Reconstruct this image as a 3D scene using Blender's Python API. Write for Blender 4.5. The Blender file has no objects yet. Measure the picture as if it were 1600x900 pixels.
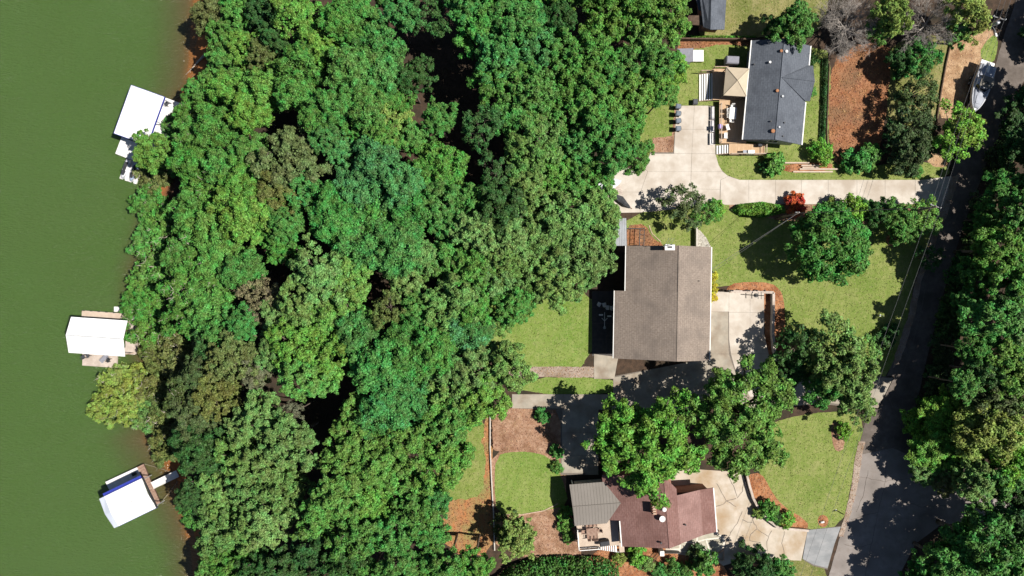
import bpy, bmesh, math, random
import numpy as np
from mathutils import Vector, Matrix, geometry
from mathutils import noise as mnoise

# ------------------------------------------------------------------ camera, sky, sun, exposure
scn = bpy.context.scene
C = scn.collection
CAM_H = 97.0                      # drone height above the yards (m)
FPX = 1600 * 24.0 / 36.0          # focal length in photo pixels

cam_data = bpy.data.cameras.new('camera')
cam_data.lens = 24.0
cam_data.sensor_width = 36.0
cam_data.clip_start = 1.0
cam_data.clip_end = 6000.0
cam = bpy.data.objects.new('camera', cam_data)
cam.location = (0, 0, CAM_H)
cam.rotation_euler = (0, 0, 0)
C.objects.link(cam)
scn.camera = cam

SUN_EL, SUN_AZ = 55.0, 94.0       # degrees; azimuth clockwise from +Y
sv = Vector((math.sin(math.radians(SUN_AZ)) * math.cos(math.radians(SUN_EL)),
             math.cos(math.radians(SUN_AZ)) * math.cos(math.radians(SUN_EL)),
             math.sin(math.radians(SUN_EL))))
world = bpy.data.worlds.new('World')
scn.world = world
world.use_nodes = True
wn = world.node_tree
wn.nodes.clear()
sky = wn.nodes.new('ShaderNodeTexSky')
sky.sky_type = 'NISHITA'
sky.sun_disc = False
sky.sun_elevation = math.radians(SUN_EL)
sky.altitude = 300.0
sky.air_density = 0.8
sky.dust_density = 0.5
sky.sun_rotation = math.radians(SUN_AZ)
bg = wn.nodes.new('ShaderNodeBackground')
bg.inputs['Strength'].default_value = 0.05
wo = wn.nodes.new('ShaderNodeOutputWorld')
wn.links.new(sky.outputs[0], bg.inputs[0])
wn.links.new(bg.outputs[0], wo.inputs[0])

sun_data = bpy.data.lights.new('sun', 'SUN')
sun_data.energy = 5.0
sun_data.angle = math.radians(0.5)
sun_data.color = (1.0, 0.95, 0.88)
sun = bpy.data.objects.new('sun', sun_data)
sun.rotation_euler = sv.to_track_quat('Z', 'Y').to_euler()
sun.location = (60, 0, 80)
C.objects.link(sun)

scn.view_settings.view_transform = 'Standard'
scn.view_settings.look = 'None'
scn.view_settings.exposure = 0.55
scn.view_settings.gamma = 1.0
scn.view_settings.use_curve_mapping = False
scn.cycles.max_bounces = 5
scn.cycles.diffuse_bounces = 3
scn.cycles.transparent_max_bounces = 4

# ------------------------------------------------------------------ helpers
rnd = random.Random(7)

def P(px, py, z=0.0):
    """Point of the place at height z that lies under photo pixel (px, py)."""
    s = (CAM_H - z) / FPX
    return Vector(((px - 800) * s, (450 - py) * s, z))

FRAME = {}                       # root object -> its matrix

def empty(name, loc, rz=0.0):
    o = bpy.data.objects.new(name, None)
    o.location = loc
    o.rotation_euler = (0, 0, rz)
    o.empty_display_size = 0.3
    C.objects.link(o)
    FRAME[o] = Matrix.Translation(Vector(loc)) @ Matrix.Rotation(rz, 4, 'Z')
    return o

def tag(o, label=None, cat=None, group=None, kind=None):
    if label: o['label'] = label
    if cat: o['category'] = cat
    if group: o['group'] = group
    if kind: o['kind'] = kind
    return o

def thing(name, label, cat, loc, rz=0.0, group=None):
    return tag(empty(name, loc, rz), label, cat, group)

def root_of(o):
    while o.parent is not None:
        o = o.parent
    return o

class MB:
    """Collects geometry (in world coordinates, or in a frame) for ONE mesh object."""
    def __init__(self, frame=None):
        self.v, self.f, self.fr = [], [], frame
    def add(self, pts):
        i = len(self.v)
        for p in pts:
            p = Vector(p)
            self.v.append(self.fr @ p if self.fr else p)
        return i
    def slab(self, top, t):
        """polygon 'top' (any plane) pushed straight down by t"""
        n = len(top)
        i = self.add(top)
        self.add([Vector(p) - Vector((0, 0, t)) for p in top])
        a = sum((Vector(top[k]).x * Vector(top[(k + 1) % n]).y - Vector(top[(k + 1) % n]).x * Vector(top[k]).y) for k in range(n))
        idx = list(range(i, i + n))
        if a < 0:
            idx.reverse()
        self.f.append(idx)
        self.f.append([k + n for k in reversed(idx)])
        for k in range(n):
            p, q = idx[k], idx[(k + 1) % n]
            self.f.append([p, p + n, q + n, q])
        return self
    def box(self, c, s, rz=0.0, tilt=None):
        m = Matrix.Translation(Vector(c)) @ Matrix.Rotation(rz, 4, 'Z')
        if tilt: m = m @ tilt
        x, y, z = s[0] / 2, s[1] / 2, s[2] / 2
        i = self.add([m @ Vector(p) for p in ((-x, -y, -z), (x, -y, -z), (x, y, -z), (-x, y, -z), (-x, -y, z), (x, -y, z), (x, y, z), (-x, y, z))])
        for q in ((0, 3, 2, 1), (4, 5, 6, 7), (0, 1, 5, 4), (1, 2, 6, 5), (2, 3, 7, 6), (3, 0, 4, 7)):
            self.f.append([i + k for k in q])
        return self
    def tube(self, pts, rad, n=6, cap=True):
        pts = [Vector(p) for p in pts]
        if not hasattr(rad, '__len__'): rad = [rad] * len(pts)
        rings = []
        for k, p in enumerate(pts):
            d = (pts[min(k + 1, len(pts) - 1)] - pts[max(k - 1, 0)])
            if d.length < 1e-6: d = Vector((0, 0, 1))
            d.normalize()
            u = d.cross(Vector((0.31, 0.95, 0.07)) if abs(d.z) > 0.9 else Vector((0, 0, 1))).normalized()
            w = d.cross(u)
            rings.append(self.add([p + (u * math.cos(2 * math.pi * j / n) + w * math.sin(2 * math.pi * j / n)) * rad[k] for j in range(n)]))
        for a, b in zip(rings, rings[1:]):
            for j in range(n):
                self.f.append([a + j, a + (j + 1) % n, b + (j + 1) % n, b + j])
        if cap:
            self.f.append([rings[0] + j for j in reversed(range(n))])
            self.f.append([rings[-1] + j for j in range(n)])
        return self
    def lathe(self, c, prof, n=14):
        c = Vector(c)
        rings = [self.add([c + Vector((r * math.cos(2 * math.pi * j / n), r * math.sin(2 * math.pi * j / n), z)) for j in range(n)]) for r, z in prof]
        for a, b in zip(rings, rings[1:]):
            for j in range(n):
                self.f.append([a + j, a + (j + 1) % n, b + (j + 1) % n, b + j])
        self.f.append([rings[0] + j for j in reversed(range(n))])
        self.f.append([rings[-1] + j for j in range(n)])
        return self
    def loft(self, rings, close=True, caps=True):
        ids = [self.add(r) for r in rings]
        n = len(rings[0])
        for a, b in zip(ids, ids[1:]):
            for j in range(n if close else n - 1):
                self.f.append([a + j, a + (j + 1) % n, b + (j + 1) % n, b + j])
        if caps:
            self.f.append([ids[0] + j for j in reversed(range(n))])
            self.f.append([ids[-1] + j for j in range(n)])
        return self
    def build(self, name, mat, parent=None, smooth=False, bevel=0.0, label=None, kind=None):
        v = self.v
        if parent is not None:
            inv = FRAME[root_of(parent)].inverted()
            v = [inv @ p for p in v]
        me = bpy.data.meshes.new(name)
        me.from_pydata([tuple(p) for p in v], [], self.f)
        if bevel > 0:
            bm = bmesh.new(); bm.from_mesh(me)
            bmesh.ops.bevel(bm, geom=[e for e in bm.edges if e.calc_length() > bevel * 2.2], offset=bevel, segments=2, affect='EDGES', clamp_overlap=True)
            bm.to_mesh(me); bm.free()
        if smooth:
            me.shade_smooth()
        me.materials.append(mat)
        o = bpy.data.objects.new(name, me)
        C.objects.link(o)
        if parent is not None:
            o.parent = parent
        if label: o['label'] = label
        if kind: o['kind'] = kind
        return o

# ------------------------------------------------------------------ materials
M = {}
ALB = 0.92                        # swatches below were read off sunlit surfaces; this brings them to real albedos

def mk(name, col, rough=0.8, var=None, vscale=3.0, bump=0.0, bscale=20.0, spec=0.3, metal=0.0, col3=None, s3=0.5, detail=6.0, stretch=None, coat=0.0):
    """procedural surface: colour 'col' broken up by noise with 'var' (fine) and 'col3' (broad patches)"""
    if not name.startswith(('roof_white', 'white_paint', 'plastic_white', 'boat_white', 'dock_float')):
        col, var, col3 = (tuple(x * ALB for x in c) if c else c for c in (col, var, col3))
    m = bpy.data.materials.new(name)
    m.use_nodes = True
    nt = m.node_tree
    b = nt.nodes['Principled BSDF']
    b.inputs['Roughness'].default_value = rough
    b.inputs['Specular IOR Level'].default_value = spec
    b.inputs['Metallic'].default_value = metal
    b.inputs['Coat Weight'].default_value = coat
    geo = nt.nodes.new('ShaderNodeNewGeometry')
    vec = geo.outputs['Position']
    if stretch:
        mp = nt.nodes.new('ShaderNodeMapping')
        mp.inputs['Scale'].default_value = stretch[:3]
        if len(stretch) > 3: mp.inputs['Rotation'].default_value = (0, 0, stretch[3])
        nt.links.new(vec, mp.inputs['Vector'])
        vec = mp.outputs[0]
    def noise(scale, det=detail, rgh=0.6, v=vec):
        n = nt.nodes.new('ShaderNodeTexNoise')
        n.inputs['Scale'].default_value = scale
        n.inputs['Detail'].default_value = det
        n.inputs['Roughness'].default_value = rgh
        nt.links.new(v, n.inputs['Vector'])
        return n.outputs['Fac']
    def ramp(fac, lo, hi):
        r = nt.nodes.new('ShaderNodeMapRange')
        r.inputs['From Min'].default_value = lo
        r.inputs['From Max'].default_value = hi
        nt.links.new(fac, r.inputs['Value'])
        return r.outputs[0]
    def mix(fac, a, c):
        x = nt.nodes.new('ShaderNodeMix')
        x.data_type = 'RGBA'
        nt.links.new(fac, x.inputs['Factor'])
        for sock, val in ((x.inputs['A'], a), (x.inputs['B'], c)):
            if isinstance(val, tuple): sock.default_value = (*val[:3], 1)
            else: nt.links.new(val, sock)
        return x.outputs['Result']
    cur = tuple(col)
    if var: cur = mix(ramp(noise(vscale), 0.36, 0.66), cur, tuple(var))
    if col3: cur = mix(ramp(noise(s3, 4.0, 0.55, geo.outputs['Position']), 0.45, 0.68), cur, tuple(col3))
    if isinstance(cur, tuple): b.inputs['Base Color'].default_value = (*cur[:3], 1)
    else: nt.links.new(cur, b.inputs['Base Color'])
    if bump > 0:
        bp = nt.nodes.new('ShaderNodeBump')
        bp.inputs['Strength'].default_value = 1.0
        bp.inputs['Distance'].default_value = bump
        nt.links.new(noise(bscale, 5.0, 0.65), bp.inputs['Height'])
        nt.links.new(bp.outputs[0], b.inputs['Normal'])
    M[name] = m
    return m

def mk_leaf(name, trans=0.14, rough=0.55, spec=0.22):
    """leaf: the tree's own colour (object colour), varied leaf by leaf and bough by bough"""
    m = bpy.data.materials.new(name)
    m.use_nodes = True
    nt = m.node_tree
    b = nt.nodes['Principled BSDF']
    out = nt.nodes['Material Output']
    b.inputs['Roughness'].default_value = rough
    b.inputs['Specular IOR Level'].default_value = spec
    oi = nt.nodes.new('ShaderNodeObjectInfo')
    geo = nt.nodes.new('ShaderNodeNewGeometry')
    hs = nt.nodes.new('ShaderNodeHueSaturation')
    tc = nt.nodes.new('ShaderNodeTexCoord')
    nz = nt.nodes.new('ShaderNodeTexNoise')
    nz.inputs['Scale'].default_value = 0.7
    nz.inputs['Detail'].default_value = 2.0
    nt.links.new(tc.outputs['Object'], nz.inputs['Vector'])
    v1 = nt.nodes.new('ShaderNodeMapRange')
    v1.inputs['To Min'].default_value = 0.42; v1.inputs['To Max'].default_value = 1.6
    nt.links.new(geo.outputs['Random Per Island'], v1.inputs['Value'])
    v2 = nt.nodes.new('ShaderNodeMapRange')
    v2.inputs['From Min'].default_value = 0.3; v2.inputs['From Max'].default_value = 0.7
    v2.inputs['To Min'].default_value = 0.68; v2.inputs['To Max'].default_value = 1.34
    nt.links.new(nz.outputs['Fac'], v2.inputs['Value'])
    mu = nt.nodes.new('ShaderNodeMath'); mu.operation = 'MULTIPLY'
    nt.links.new(v1.outputs[0], mu.inputs[0]); nt.links.new(v2.outputs[0], mu.inputs[1])
    h = nt.nodes.new('ShaderNodeMapRange')
    h.inputs['From Min'].default_value = 0.3; h.inputs['From Max'].default_value = 0.7
    h.inputs['To Min'].default_value = 0.468; h.inputs['To Max'].default_value = 0.532
    nt.links.new(nz.outputs['Fac'], h.inputs['Value'])
    nt.links.new(h.outputs[0], hs.inputs['Hue'])
    nt.links.new(mu.outputs[0], hs.inputs['Value'])
    nt.links.new(oi.outputs['Color'], hs.inputs['Color'])
    nt.links.new(hs.outputs[0], b.inputs['Base Color'])
    tr = nt.nodes.new('ShaderNodeBsdfTranslucent')
    nt.links.new(hs.outputs[0], tr.inputs['Color'])
    mx = nt.nodes.new('ShaderNodeMixShader')
    mx.inputs[0].default_value = trans
    nt.links.new(b.outputs[0], mx.inputs[1]); nt.links.new(tr.outputs[0], mx.inputs[2])
    nt.links.new(mx.outputs[0], out.inputs['Surface'])
    M[name] = m
    return m

mk_leaf('leaf')
mk('forest_floor', (0.045, 0.03, 0.02), 0.95, (0.085, 0.052, 0.033), 1.5, 0.08, 6, col3=(0.03, 0.026, 0.016), s3=0.25)  # darker than real leaf litter, shade of the gaps put into the colour
def mk_lawn(name, a, b_, c, dry):
    m = mk(name, a, 0.95, b_, 0.9, 0.06, 7, 0.1, col3=c, s3=0.17, detail=12)
    nt = m.node_tree
    bs = nt.nodes['Principled BSDF']
    src = bs.inputs['Base Color'].links[0].from_socket
    geo = nt.nodes.new('ShaderNodeNewGeometry')
    def nz(scale, lo, hi, det=8, vec=None):
        n = nt.nodes.new('ShaderNodeTexNoise'); n.inputs['Scale'].default_value = scale; n.inputs['Detail'].default_value = det; n.inputs['Roughness'].default_value = 0.7
        nt.links.new(vec or geo.outputs['Position'], n.inputs['Vector'])
        r = nt.nodes.new('ShaderNodeMapRange'); r.inputs['From Min'].default_value = lo; r.inputs['From Max'].default_value = hi
        nt.links.new(n.outputs['Fac'], r.inputs['Value'])
        return r.outputs[0]
    def mixc(f, a_, col):
        x = nt.nodes.new('ShaderNodeMix'); x.data_type = 'RGBA'
        nt.links.new(f, x.inputs['Factor']); nt.links.new(a_, x.inputs['A']); x.inputs['B'].default_value = (*col, 1)
        return x.outputs['Result']
    cur = mixc(nz(2.6, 0.5, 0.78), src, tuple(k * 0.92 for k in dry))
    cur = mixc(nz(5.5, 0.54, 0.8), cur, tuple(k * 0.42 for k in a))
    cur = mixc(nz(0.33, 0.56, 0.8, 5), cur, tuple(k * 0.9 for k in dry))
    mp = nt.nodes.new('ShaderNodeMapping'); mp.inputs['Rotation'].default_value = (0, 0, 0.3); mp.inputs['Scale'].default_value = (1.6, 0.12, 1)
    nt.links.new(geo.outputs['Position'], mp.inputs['Vector'])
    cur = mixc(nz(1.0, 0.52, 0.9, 4, mp.outputs[0]), cur, tuple(k * 0.7 for k in c))
    nt.links.new(cur, bs.inputs['Base Color'])
mk_lawn('grass', (0.168, 0.228, 0.048), (0.245, 0.272, 0.088), (0.135, 0.2, 0.038), (0.33, 0.31, 0.14))
mk_lawn('grass_dry', (0.19, 0.19, 0.06), (0.28, 0.25, 0.11), (0.125, 0.15, 0.036), (0.36, 0.3, 0.16))
mk_lawn('grass_lush', (0.165, 0.235, 0.046), (0.235, 0.29, 0.085), (0.13, 0.22, 0.036), (0.31, 0.31, 0.13))
mk('clay', (0.25, 0.105, 0.048), 0.95, (0.36, 0.18, 0.095), 0.9, 0.3, 1.8, 0.1, col3=(0.19, 0.115, 0.065), s3=0.3, detail=12)
mk('clay_slope', (0.42, 0.17, 0.07), 0.95, (0.32, 0.2, 0.1), 0.9, 0.12, 3.5, 0.1, col3=(0.24, 0.22, 0.08), s3=0.3, detail=9, stretch=(2.6, 0.6, 1))
mk('dirt', (0.36, 0.22, 0.12), 0.95, (0.52, 0.36, 0.22), 1.4, 0.1, 4, 0.1, col3=(0.25, 0.14, 0.075), s3=0.4, detail=9)
mk('mulch', (0.3, 0.165, 0.1), 0.95, (0.44, 0.29, 0.2), 1.6, 0.12, 6, 0.1, col3=(0.2, 0.105, 0.06), s3=0.5, detail=9)
mk('mulch_red', (0.33, 0.13, 0.055), 0.95, (0.48, 0.25, 0.13), 2.2, 0.12, 6, 0.1, col3=(0.22, 0.08, 0.035), s3=0.6, detail=9)
mk('gravel', (0.3, 0.24, 0.19), 0.95, (0.42, 0.34, 0.28), 4, 0.06, 12, 0.1, col3=(0.22, 0.16, 0.11), s3=0.5, detail=9)
mk('white_gravel', (0.55, 0.52, 0.45), 0.9, (0.22, 0.2, 0.16), 5, 0.06, 10, 0.2)
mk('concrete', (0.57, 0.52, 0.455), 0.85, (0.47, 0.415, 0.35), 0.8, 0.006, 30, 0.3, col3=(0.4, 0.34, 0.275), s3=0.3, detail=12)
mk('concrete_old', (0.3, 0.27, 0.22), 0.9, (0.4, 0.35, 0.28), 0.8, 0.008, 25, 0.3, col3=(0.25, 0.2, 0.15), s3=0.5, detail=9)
mk('concrete_crazed', (0.44, 0.38, 0.3), 0.9, (0.55, 0.48, 0.4), 0.7, 0.008, 25, 0.3, col3=(0.35, 0.25, 0.15), s3=0.28, detail=9)
mk('flagstone', (0.36, 0.34, 0.26), 0.9, (0.5, 0.46, 0.38), 0.8, 0.01, 18, 0.3, col3=(0.3, 0.27, 0.2), s3=0.5, detail=9)
mk('joint', (0.14, 0.12, 0.1), 0.95, (0.2, 0.17, 0.14), 6)
mk('mortar', (0.68, 0.64, 0.56), 0.9, (0.55, 0.5, 0.42), 4)
mk('asphalt_shaded', (0.12, 0.098, 0.082), 0.9, (0.175, 0.148, 0.128), 1.5, 0.01, 30, 0.3, col3=(0.09, 0.074, 0.062), s3=0.35, detail=10)  # the pale asphalt darkened and warmed, roadside tree shade put into the colour
mk('asphalt_pale', (0.22, 0.19, 0.17), 0.9, (0.29, 0.26, 0.24), 1.2, 0.01, 30, 0.3, col3=(0.17, 0.148, 0.132), s3=0.3, detail=10)
mk('asphalt_blue', (0.24, 0.25, 0.255), 0.9, (0.32, 0.32, 0.32), 0.8, 0.01, 25, 0.3, col3=(0.19, 0.195, 0.2), s3=0.4, detail=9, stretch=(0.6, 1.4, 1, 0.5))
mk('shingle_slate', (0.09, 0.102, 0.122), 0.9, (0.135, 0.15, 0.175), 3.0, 0.02, 7, 0.25, col3=(0.08, 0.09, 0.108), s3=0.5, detail=9, stretch=(3.2, 1.1, 1, 0.09))
mk('shingle_tan', (0.2, 0.16, 0.13), 0.9, (0.29, 0.24, 0.2), 3.0, 0.02, 7, 0.25, col3=(0.18, 0.148, 0.125), s3=0.35, detail=8, stretch=(1.2, 3.0, 1))
mk('shingle_brown', (0.185, 0.095, 0.08), 0.9, (0.255, 0.148, 0.13), 2.4, 0.02, 7, 0.25, col3=(0.165, 0.086, 0.072), s3=0.4, detail=10, stretch=(3.0, 1.0, 1, 0.09))
mk('metal_taupe', (0.19, 0.17, 0.148), 0.6, (0.21, 0.188, 0.165), 0.6, 0, 1, 0.35)
mk('shingle_brown_lit', (0.235, 0.135, 0.118), 0.9, (0.3, 0.185, 0.165), 2.4, 0.02, 7, 0.25, col3=(0.21, 0.12, 0.105), s3=0.4, detail=10, stretch=(3.0, 1.0, 1, 0.09))  # brown shingle lightened, sun on the steeper slope put into the colour
mk('metal_grey', (0.42, 0.44, 0.46), 0.4, (0.36, 0.37, 0.38), 1.5, 0, 1, 0.5, 0.2)
mk('metal_dark', (0.05, 0.05, 0.055), 0.5, (0.08, 0.08, 0.08), 4)
mk('roof_white', (0.8, 0.8, 0.8), 0.5, (0.7, 0.7, 0.69), 0.7, 0, 1, 0.4, col3=(0.64, 0.63, 0.61), s3=0.9, detail=9)
mk('roof_white_blue', (0.6, 0.64, 0.72), 0.5, (0.55, 0.59, 0.67), 0.8, 0, 1, 0.4)
mk('navy', (0.03, 0.045, 0.3), 0.5, (0.04, 0.055, 0.34), 3)
mk('white_paint', (0.8, 0.79, 0.76), 0.55, (0.72, 0.7, 0.66), 2.5)
mk('wall_siding', (0.55, 0.5, 0.42), 0.7, (0.5, 0.45, 0.37), 2)
mk('wall_grey', (0.4, 0.42, 0.44), 0.7, (0.36, 0.38, 0.4), 2)
mk('wall_brick', (0.26, 0.11, 0.075), 0.85, (0.36, 0.19, 0.13), 5, 0.01, 18)
mk('glass', (0.02, 0.025, 0.03), 0.08, spec=0.8)
mk('dock_float', (0.68, 0.67, 0.66), 0.75, (0.58, 0.56, 0.54), 3, 0.004, 30, detail=8)
mk('dock_plank', (0.46, 0.385, 0.325), 0.85, (0.57, 0.49, 0.425), 2, 0.006, 25, detail=10, col3=(0.38, 0.31, 0.255), s3=0.8)
mk('dock_brown', (0.25, 0.15, 0.11), 0.85, (0.36, 0.25, 0.19), 3, 0.01, 20, detail=8)
mk('deck_wood', (0.47, 0.31, 0.18), 0.8, (0.58, 0.41, 0.26), 1.2, 0.004, 25, stretch=(4, 0.5, 1), detail=8)
mk('deck_beige', (0.47, 0.37, 0.285), 0.8, (0.55, 0.45, 0.36), 1.2, 0.004, 25, detail=8)
mk('deck_grey', (0.4, 0.35, 0.31), 0.8, (0.5, 0.45, 0.4), 2, 0.004, 25, detail=8)
mk('patio_shaded', (0.055, 0.05, 0.05), 0.8, (0.08, 0.07, 0.066), 2, 0.004, 25)  # near-black patio surface: shade of the tan roof put into the colour
mk('timber', (0.4, 0.28, 0.2), 0.9, (0.55, 0.42, 0.32), 3, 0.01, 15, detail=8)
mk('timber_dark', (0.07, 0.045, 0.03), 0.9, (0.12, 0.08, 0.055), 3, 0.01, 15)
mk('canvas_tan', (0.5, 0.42, 0.31), 0.85, (0.46, 0.385, 0.28), 2, 0.003, 8)
mk('canvas_grey', (0.22, 0.22, 0.25), 0.8, (0.26, 0.26, 0.3), 3, 0.01, 5)
mk('canvas_black', (0.03, 0.032, 0.036), 0.7, (0.05, 0.052, 0.058), 4, 0.02, 4)
mk('plastic_dark', (0.05, 0.055, 0.065), 0.5, (0.07, 0.075, 0.085), 5)
mk('plastic_blue', (0.3, 0.38, 0.5), 0.45, (0.36, 0.43, 0.54), 5)
mk('plastic_white', (0.78, 0.77, 0.74), 0.45, (0.7, 0.69, 0.66), 4)
mk('purple', (0.28, 0.2, 0.5), 0.8, (0.4, 0.32, 0.6), 6)
mk('boat_white', (0.6, 0.61, 0.64), 0.25, (0.54, 0.55, 0.59), 1.0, spec=0.5, coat=0.4)
mk('boat_grey', (0.3, 0.32, 0.37), 0.6, (0.37, 0.39, 0.44), 2.5)
mk('boat_taupe', (0.16, 0.145, 0.12), 0.75, (0.22, 0.2, 0.17), 3, 0.01, 5)
mk('boat_navy', (0.015, 0.02, 0.045), 0.4, (0.03, 0.035, 0.06), 3)
mk('bin_lid', (0.13, 0.16, 0.2), 0.45, (0.18, 0.21, 0.25), 5)
mk('rubber', (0.02, 0.02, 0.02), 0.8, (0.035, 0.035, 0.035), 6)
mk('bark', (0.13, 0.1, 0.075), 0.95, (0.2, 0.165, 0.13), 5, 0.02, 12)
mk('bark_pale', (0.4, 0.35, 0.29), 0.9, (0.52, 0.47, 0.4), 5, 0.02, 12)
mk('twig_grey', (0.3, 0.265, 0.235), 0.95, (0.42, 0.38, 0.34), 3)
mk('pole_wood', (0.13, 0.095, 0.07), 0.9, (0.2, 0.155, 0.12), 3, 0.01, 12)
mk('wire_grey', (0.2, 0.2, 0.2), 0.6, (0.16, 0.16, 0.16), 3)
mk('wire_black', (0.02, 0.02, 0.02), 0.6, (0.03, 0.03, 0.03), 3)
mk('stone_wall', (0.45, 0.41, 0.36), 0.9, (0.56, 0.52, 0.46), 3, 0.02, 8)
mk('orange_rust', (0.4, 0.2, 0.1), 0.8, (0.3, 0.12, 0.05), 3)
mk('brick_red', (0.3, 0.13, 0.09), 0.85, (0.4, 0.22, 0.16), 4)
mk('rope', (0.3, 0.27, 0.2), 0.9, (0.36, 0.32, 0.25), 6)

def courses(name, ang, period=0.29):
    """shingle courses: rows of tabs across the slope, each row and tab a little different"""
    m = M[name]; nt = m.node_tree
    bs = nt.nodes['Principled BSDF']
    src = bs.inputs['Base Color'].links[0].from_socket
    geo = nt.nodes.new('ShaderNodeNewGeometry')
    mp = nt.nodes.new('ShaderNodeMapping'); mp.inputs['Rotation'].default_value = (0, 0, ang)
    nt.links.new(geo.outputs['Position'], mp.inputs['Vector'])
    br = nt.nodes.new('ShaderNodeTexBrick')
    br.inputs['Scale'].default_value = 1.0
    br.inputs['Brick Width'].default_value = 0.62; br.inputs['Row Height'].default_value = period
    br.inputs['Mortar Size'].default_value = 0.028; br.inputs['Mortar Smooth'].default_value = 0.3
    br.inputs['Color1'].default_value = (0.86, 0.86, 0.86, 1); br.inputs['Color2'].default_value = (1.14, 1.13, 1.12, 1); br.inputs['Mortar'].default_value = (0.5, 0.5, 0.5, 1)
    nt.links.new(mp.outputs[0], br.inputs['Vector'])
    mu = nt.nodes.new('ShaderNodeMix'); mu.data_type = 'RGBA'; mu.blend_type = 'MULTIPLY'; mu.inputs['Factor'].default_value = 0.4
    nt.links.new(src, mu.inputs['A']); nt.links.new(br.outputs['Color'], mu.inputs['B'])
    nt.links.new(mu.outputs['Result'], bs.inputs['Base Color'])
courses('shingle_tan', math.pi / 2 + 0.017); courses('shingle_slate', math.pi / 2 + 0.09); courses('shingle_brown', math.pi / 2 - 0.08); courses('shingle_brown_lit', math.pi / 2 - 0.08)
# ------------------------------------------------------------------ terrain and lake
LAKE_Z = -4.0
SHORE_PX = [(-250, 330), (-60, 322), (0, 313), (60, 309), (100, 305), (135, 303), (165, 285), (220, 272), (280, 256), (330, 246), (390, 234),
            (440, 229), (500, 226), (560, 236), (620, 246), (660, 247), (690, 243), (715, 263), (745, 275), (780, 284), (812, 302), (850, 309), (900, 313), (980, 318), (1150, 330)]
_sy = np.array([P(0, y, LAKE_Z).y for y, x in SHORE_PX])[::-1]
_sx = np.array([P(x, 0, LAKE_Z).x for y, x in SHORE_PX])[::-1]

def shore_x(y):
    return float(np.interp(y, _sy, _sx)) + 0.5 * mnoise.noise((y * 0.45, 3.1, 0)) + 0.25 * mnoise.noise((y * 1.3, 9.1, 0))

def ground_z(x, y):
    d = x - shore_x(y)
    if d < 0:
        return max(LAKE_Z - 3.5, LAKE_Z + d * 0.16)
    t = min(1.0, max(0.0, d / max(6.0, (-12.0 - shore_x(y)))))
    s = t * t * (3 - 2 * t)
    z = LAKE_Z + 0.5 * min(1.0, d / 1.6) + (-LAKE_Z - 0.5) * s
    if t < 1:
        z += 0.18 * mnoise.noise((x * 0.35, y * 0.35, 0)) * min(1, d / 2) * (1 - s)
    return min(z, 0.0)

def G(px, py):
    """ground point seen at a photo pixel (bare ground)"""
    z = 0.0
    for _ in range(5):
        p = P(px, py, z)
        z = ground_z(p.x, p.y)
    return P(px, py, z)

def axis(lo, hi, step, far):
    a = list(np.arange(lo, hi + 1e-6, step))
    d, x = step * 2, hi
    out = []
    while x < far:
        x += d; d *= 1.6; out.append(x)
    d, x = step * 2, lo
    neg = []
    while x > -far:
        x -= d; d *= 1.6; neg.append(x)
    return neg[::-1] + a + out

gx = axis(-60, -8, 0.8, 1200)
gx = [x for x in gx if x <= -8] + list(np.arange(-4, 90, 6)) + [110, 150, 220, 340, 600, 1200]
gy = axis(-50, 50, 0.8, 1200)
vs = [(x, y, ground_z(x, y)) for y in gy for x in gx]
nx = len(gx)
fs = [(j * nx + i, j * nx + i + 1, (j + 1) * nx + i + 1, (j + 1) * nx + i) for j in range(len(gy) - 1) for i in range(nx - 1)]
me = bpy.data.meshes.new('ground')
me.from_pydata(vs, [], fs)
me.shade_smooth()
# bare red clay along the lake margin
def mk_ground():
    m = M['forest_floor'].copy(); m.name = 'forest_floor_and_bank'
    nt = m.node_tree
    b = nt.nodes['Principled BSDF']
    src = b.inputs['Base Color'].links[0].from_socket
    at = nt.nodes.new('ShaderNodeAttribute'); at.attribute_name = 'bank'
    mx = nt.nodes.new('ShaderNodeMix'); mx.data_type = 'RGBA'
    nt.links.new(at.outputs['Fac'], mx.inputs['Factor'])
    nt.links.new(src, mx.inputs['A'])
    mx.inputs['B'].default_value = (0.3, 0.115, 0.038, 1)
    nt.links.new(mx.outputs['Result'], b.inputs['Base Color'])
    return m
ca = me.attributes.new('bank', 'FLOAT', 'POINT')
bank = []
for x, y, z in vs:
    d = x - shore_x(y)
    bank.append(max(0.0, min(1.0, 1.0 - (d - (1.6 if abs(y) > 24 else 0.3)) / 1.2 + 0.7 * mnoise.noise((x * 0.7, y * 0.7, 5)))) if d > -8 else 1.0)
ca.data.foreach_set('value', bank)
me.materials.append(mk_ground())
ground = bpy.data.objects.new('ground', me)
C.objects.link(ground)
tag(ground, kind='structure')

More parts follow.
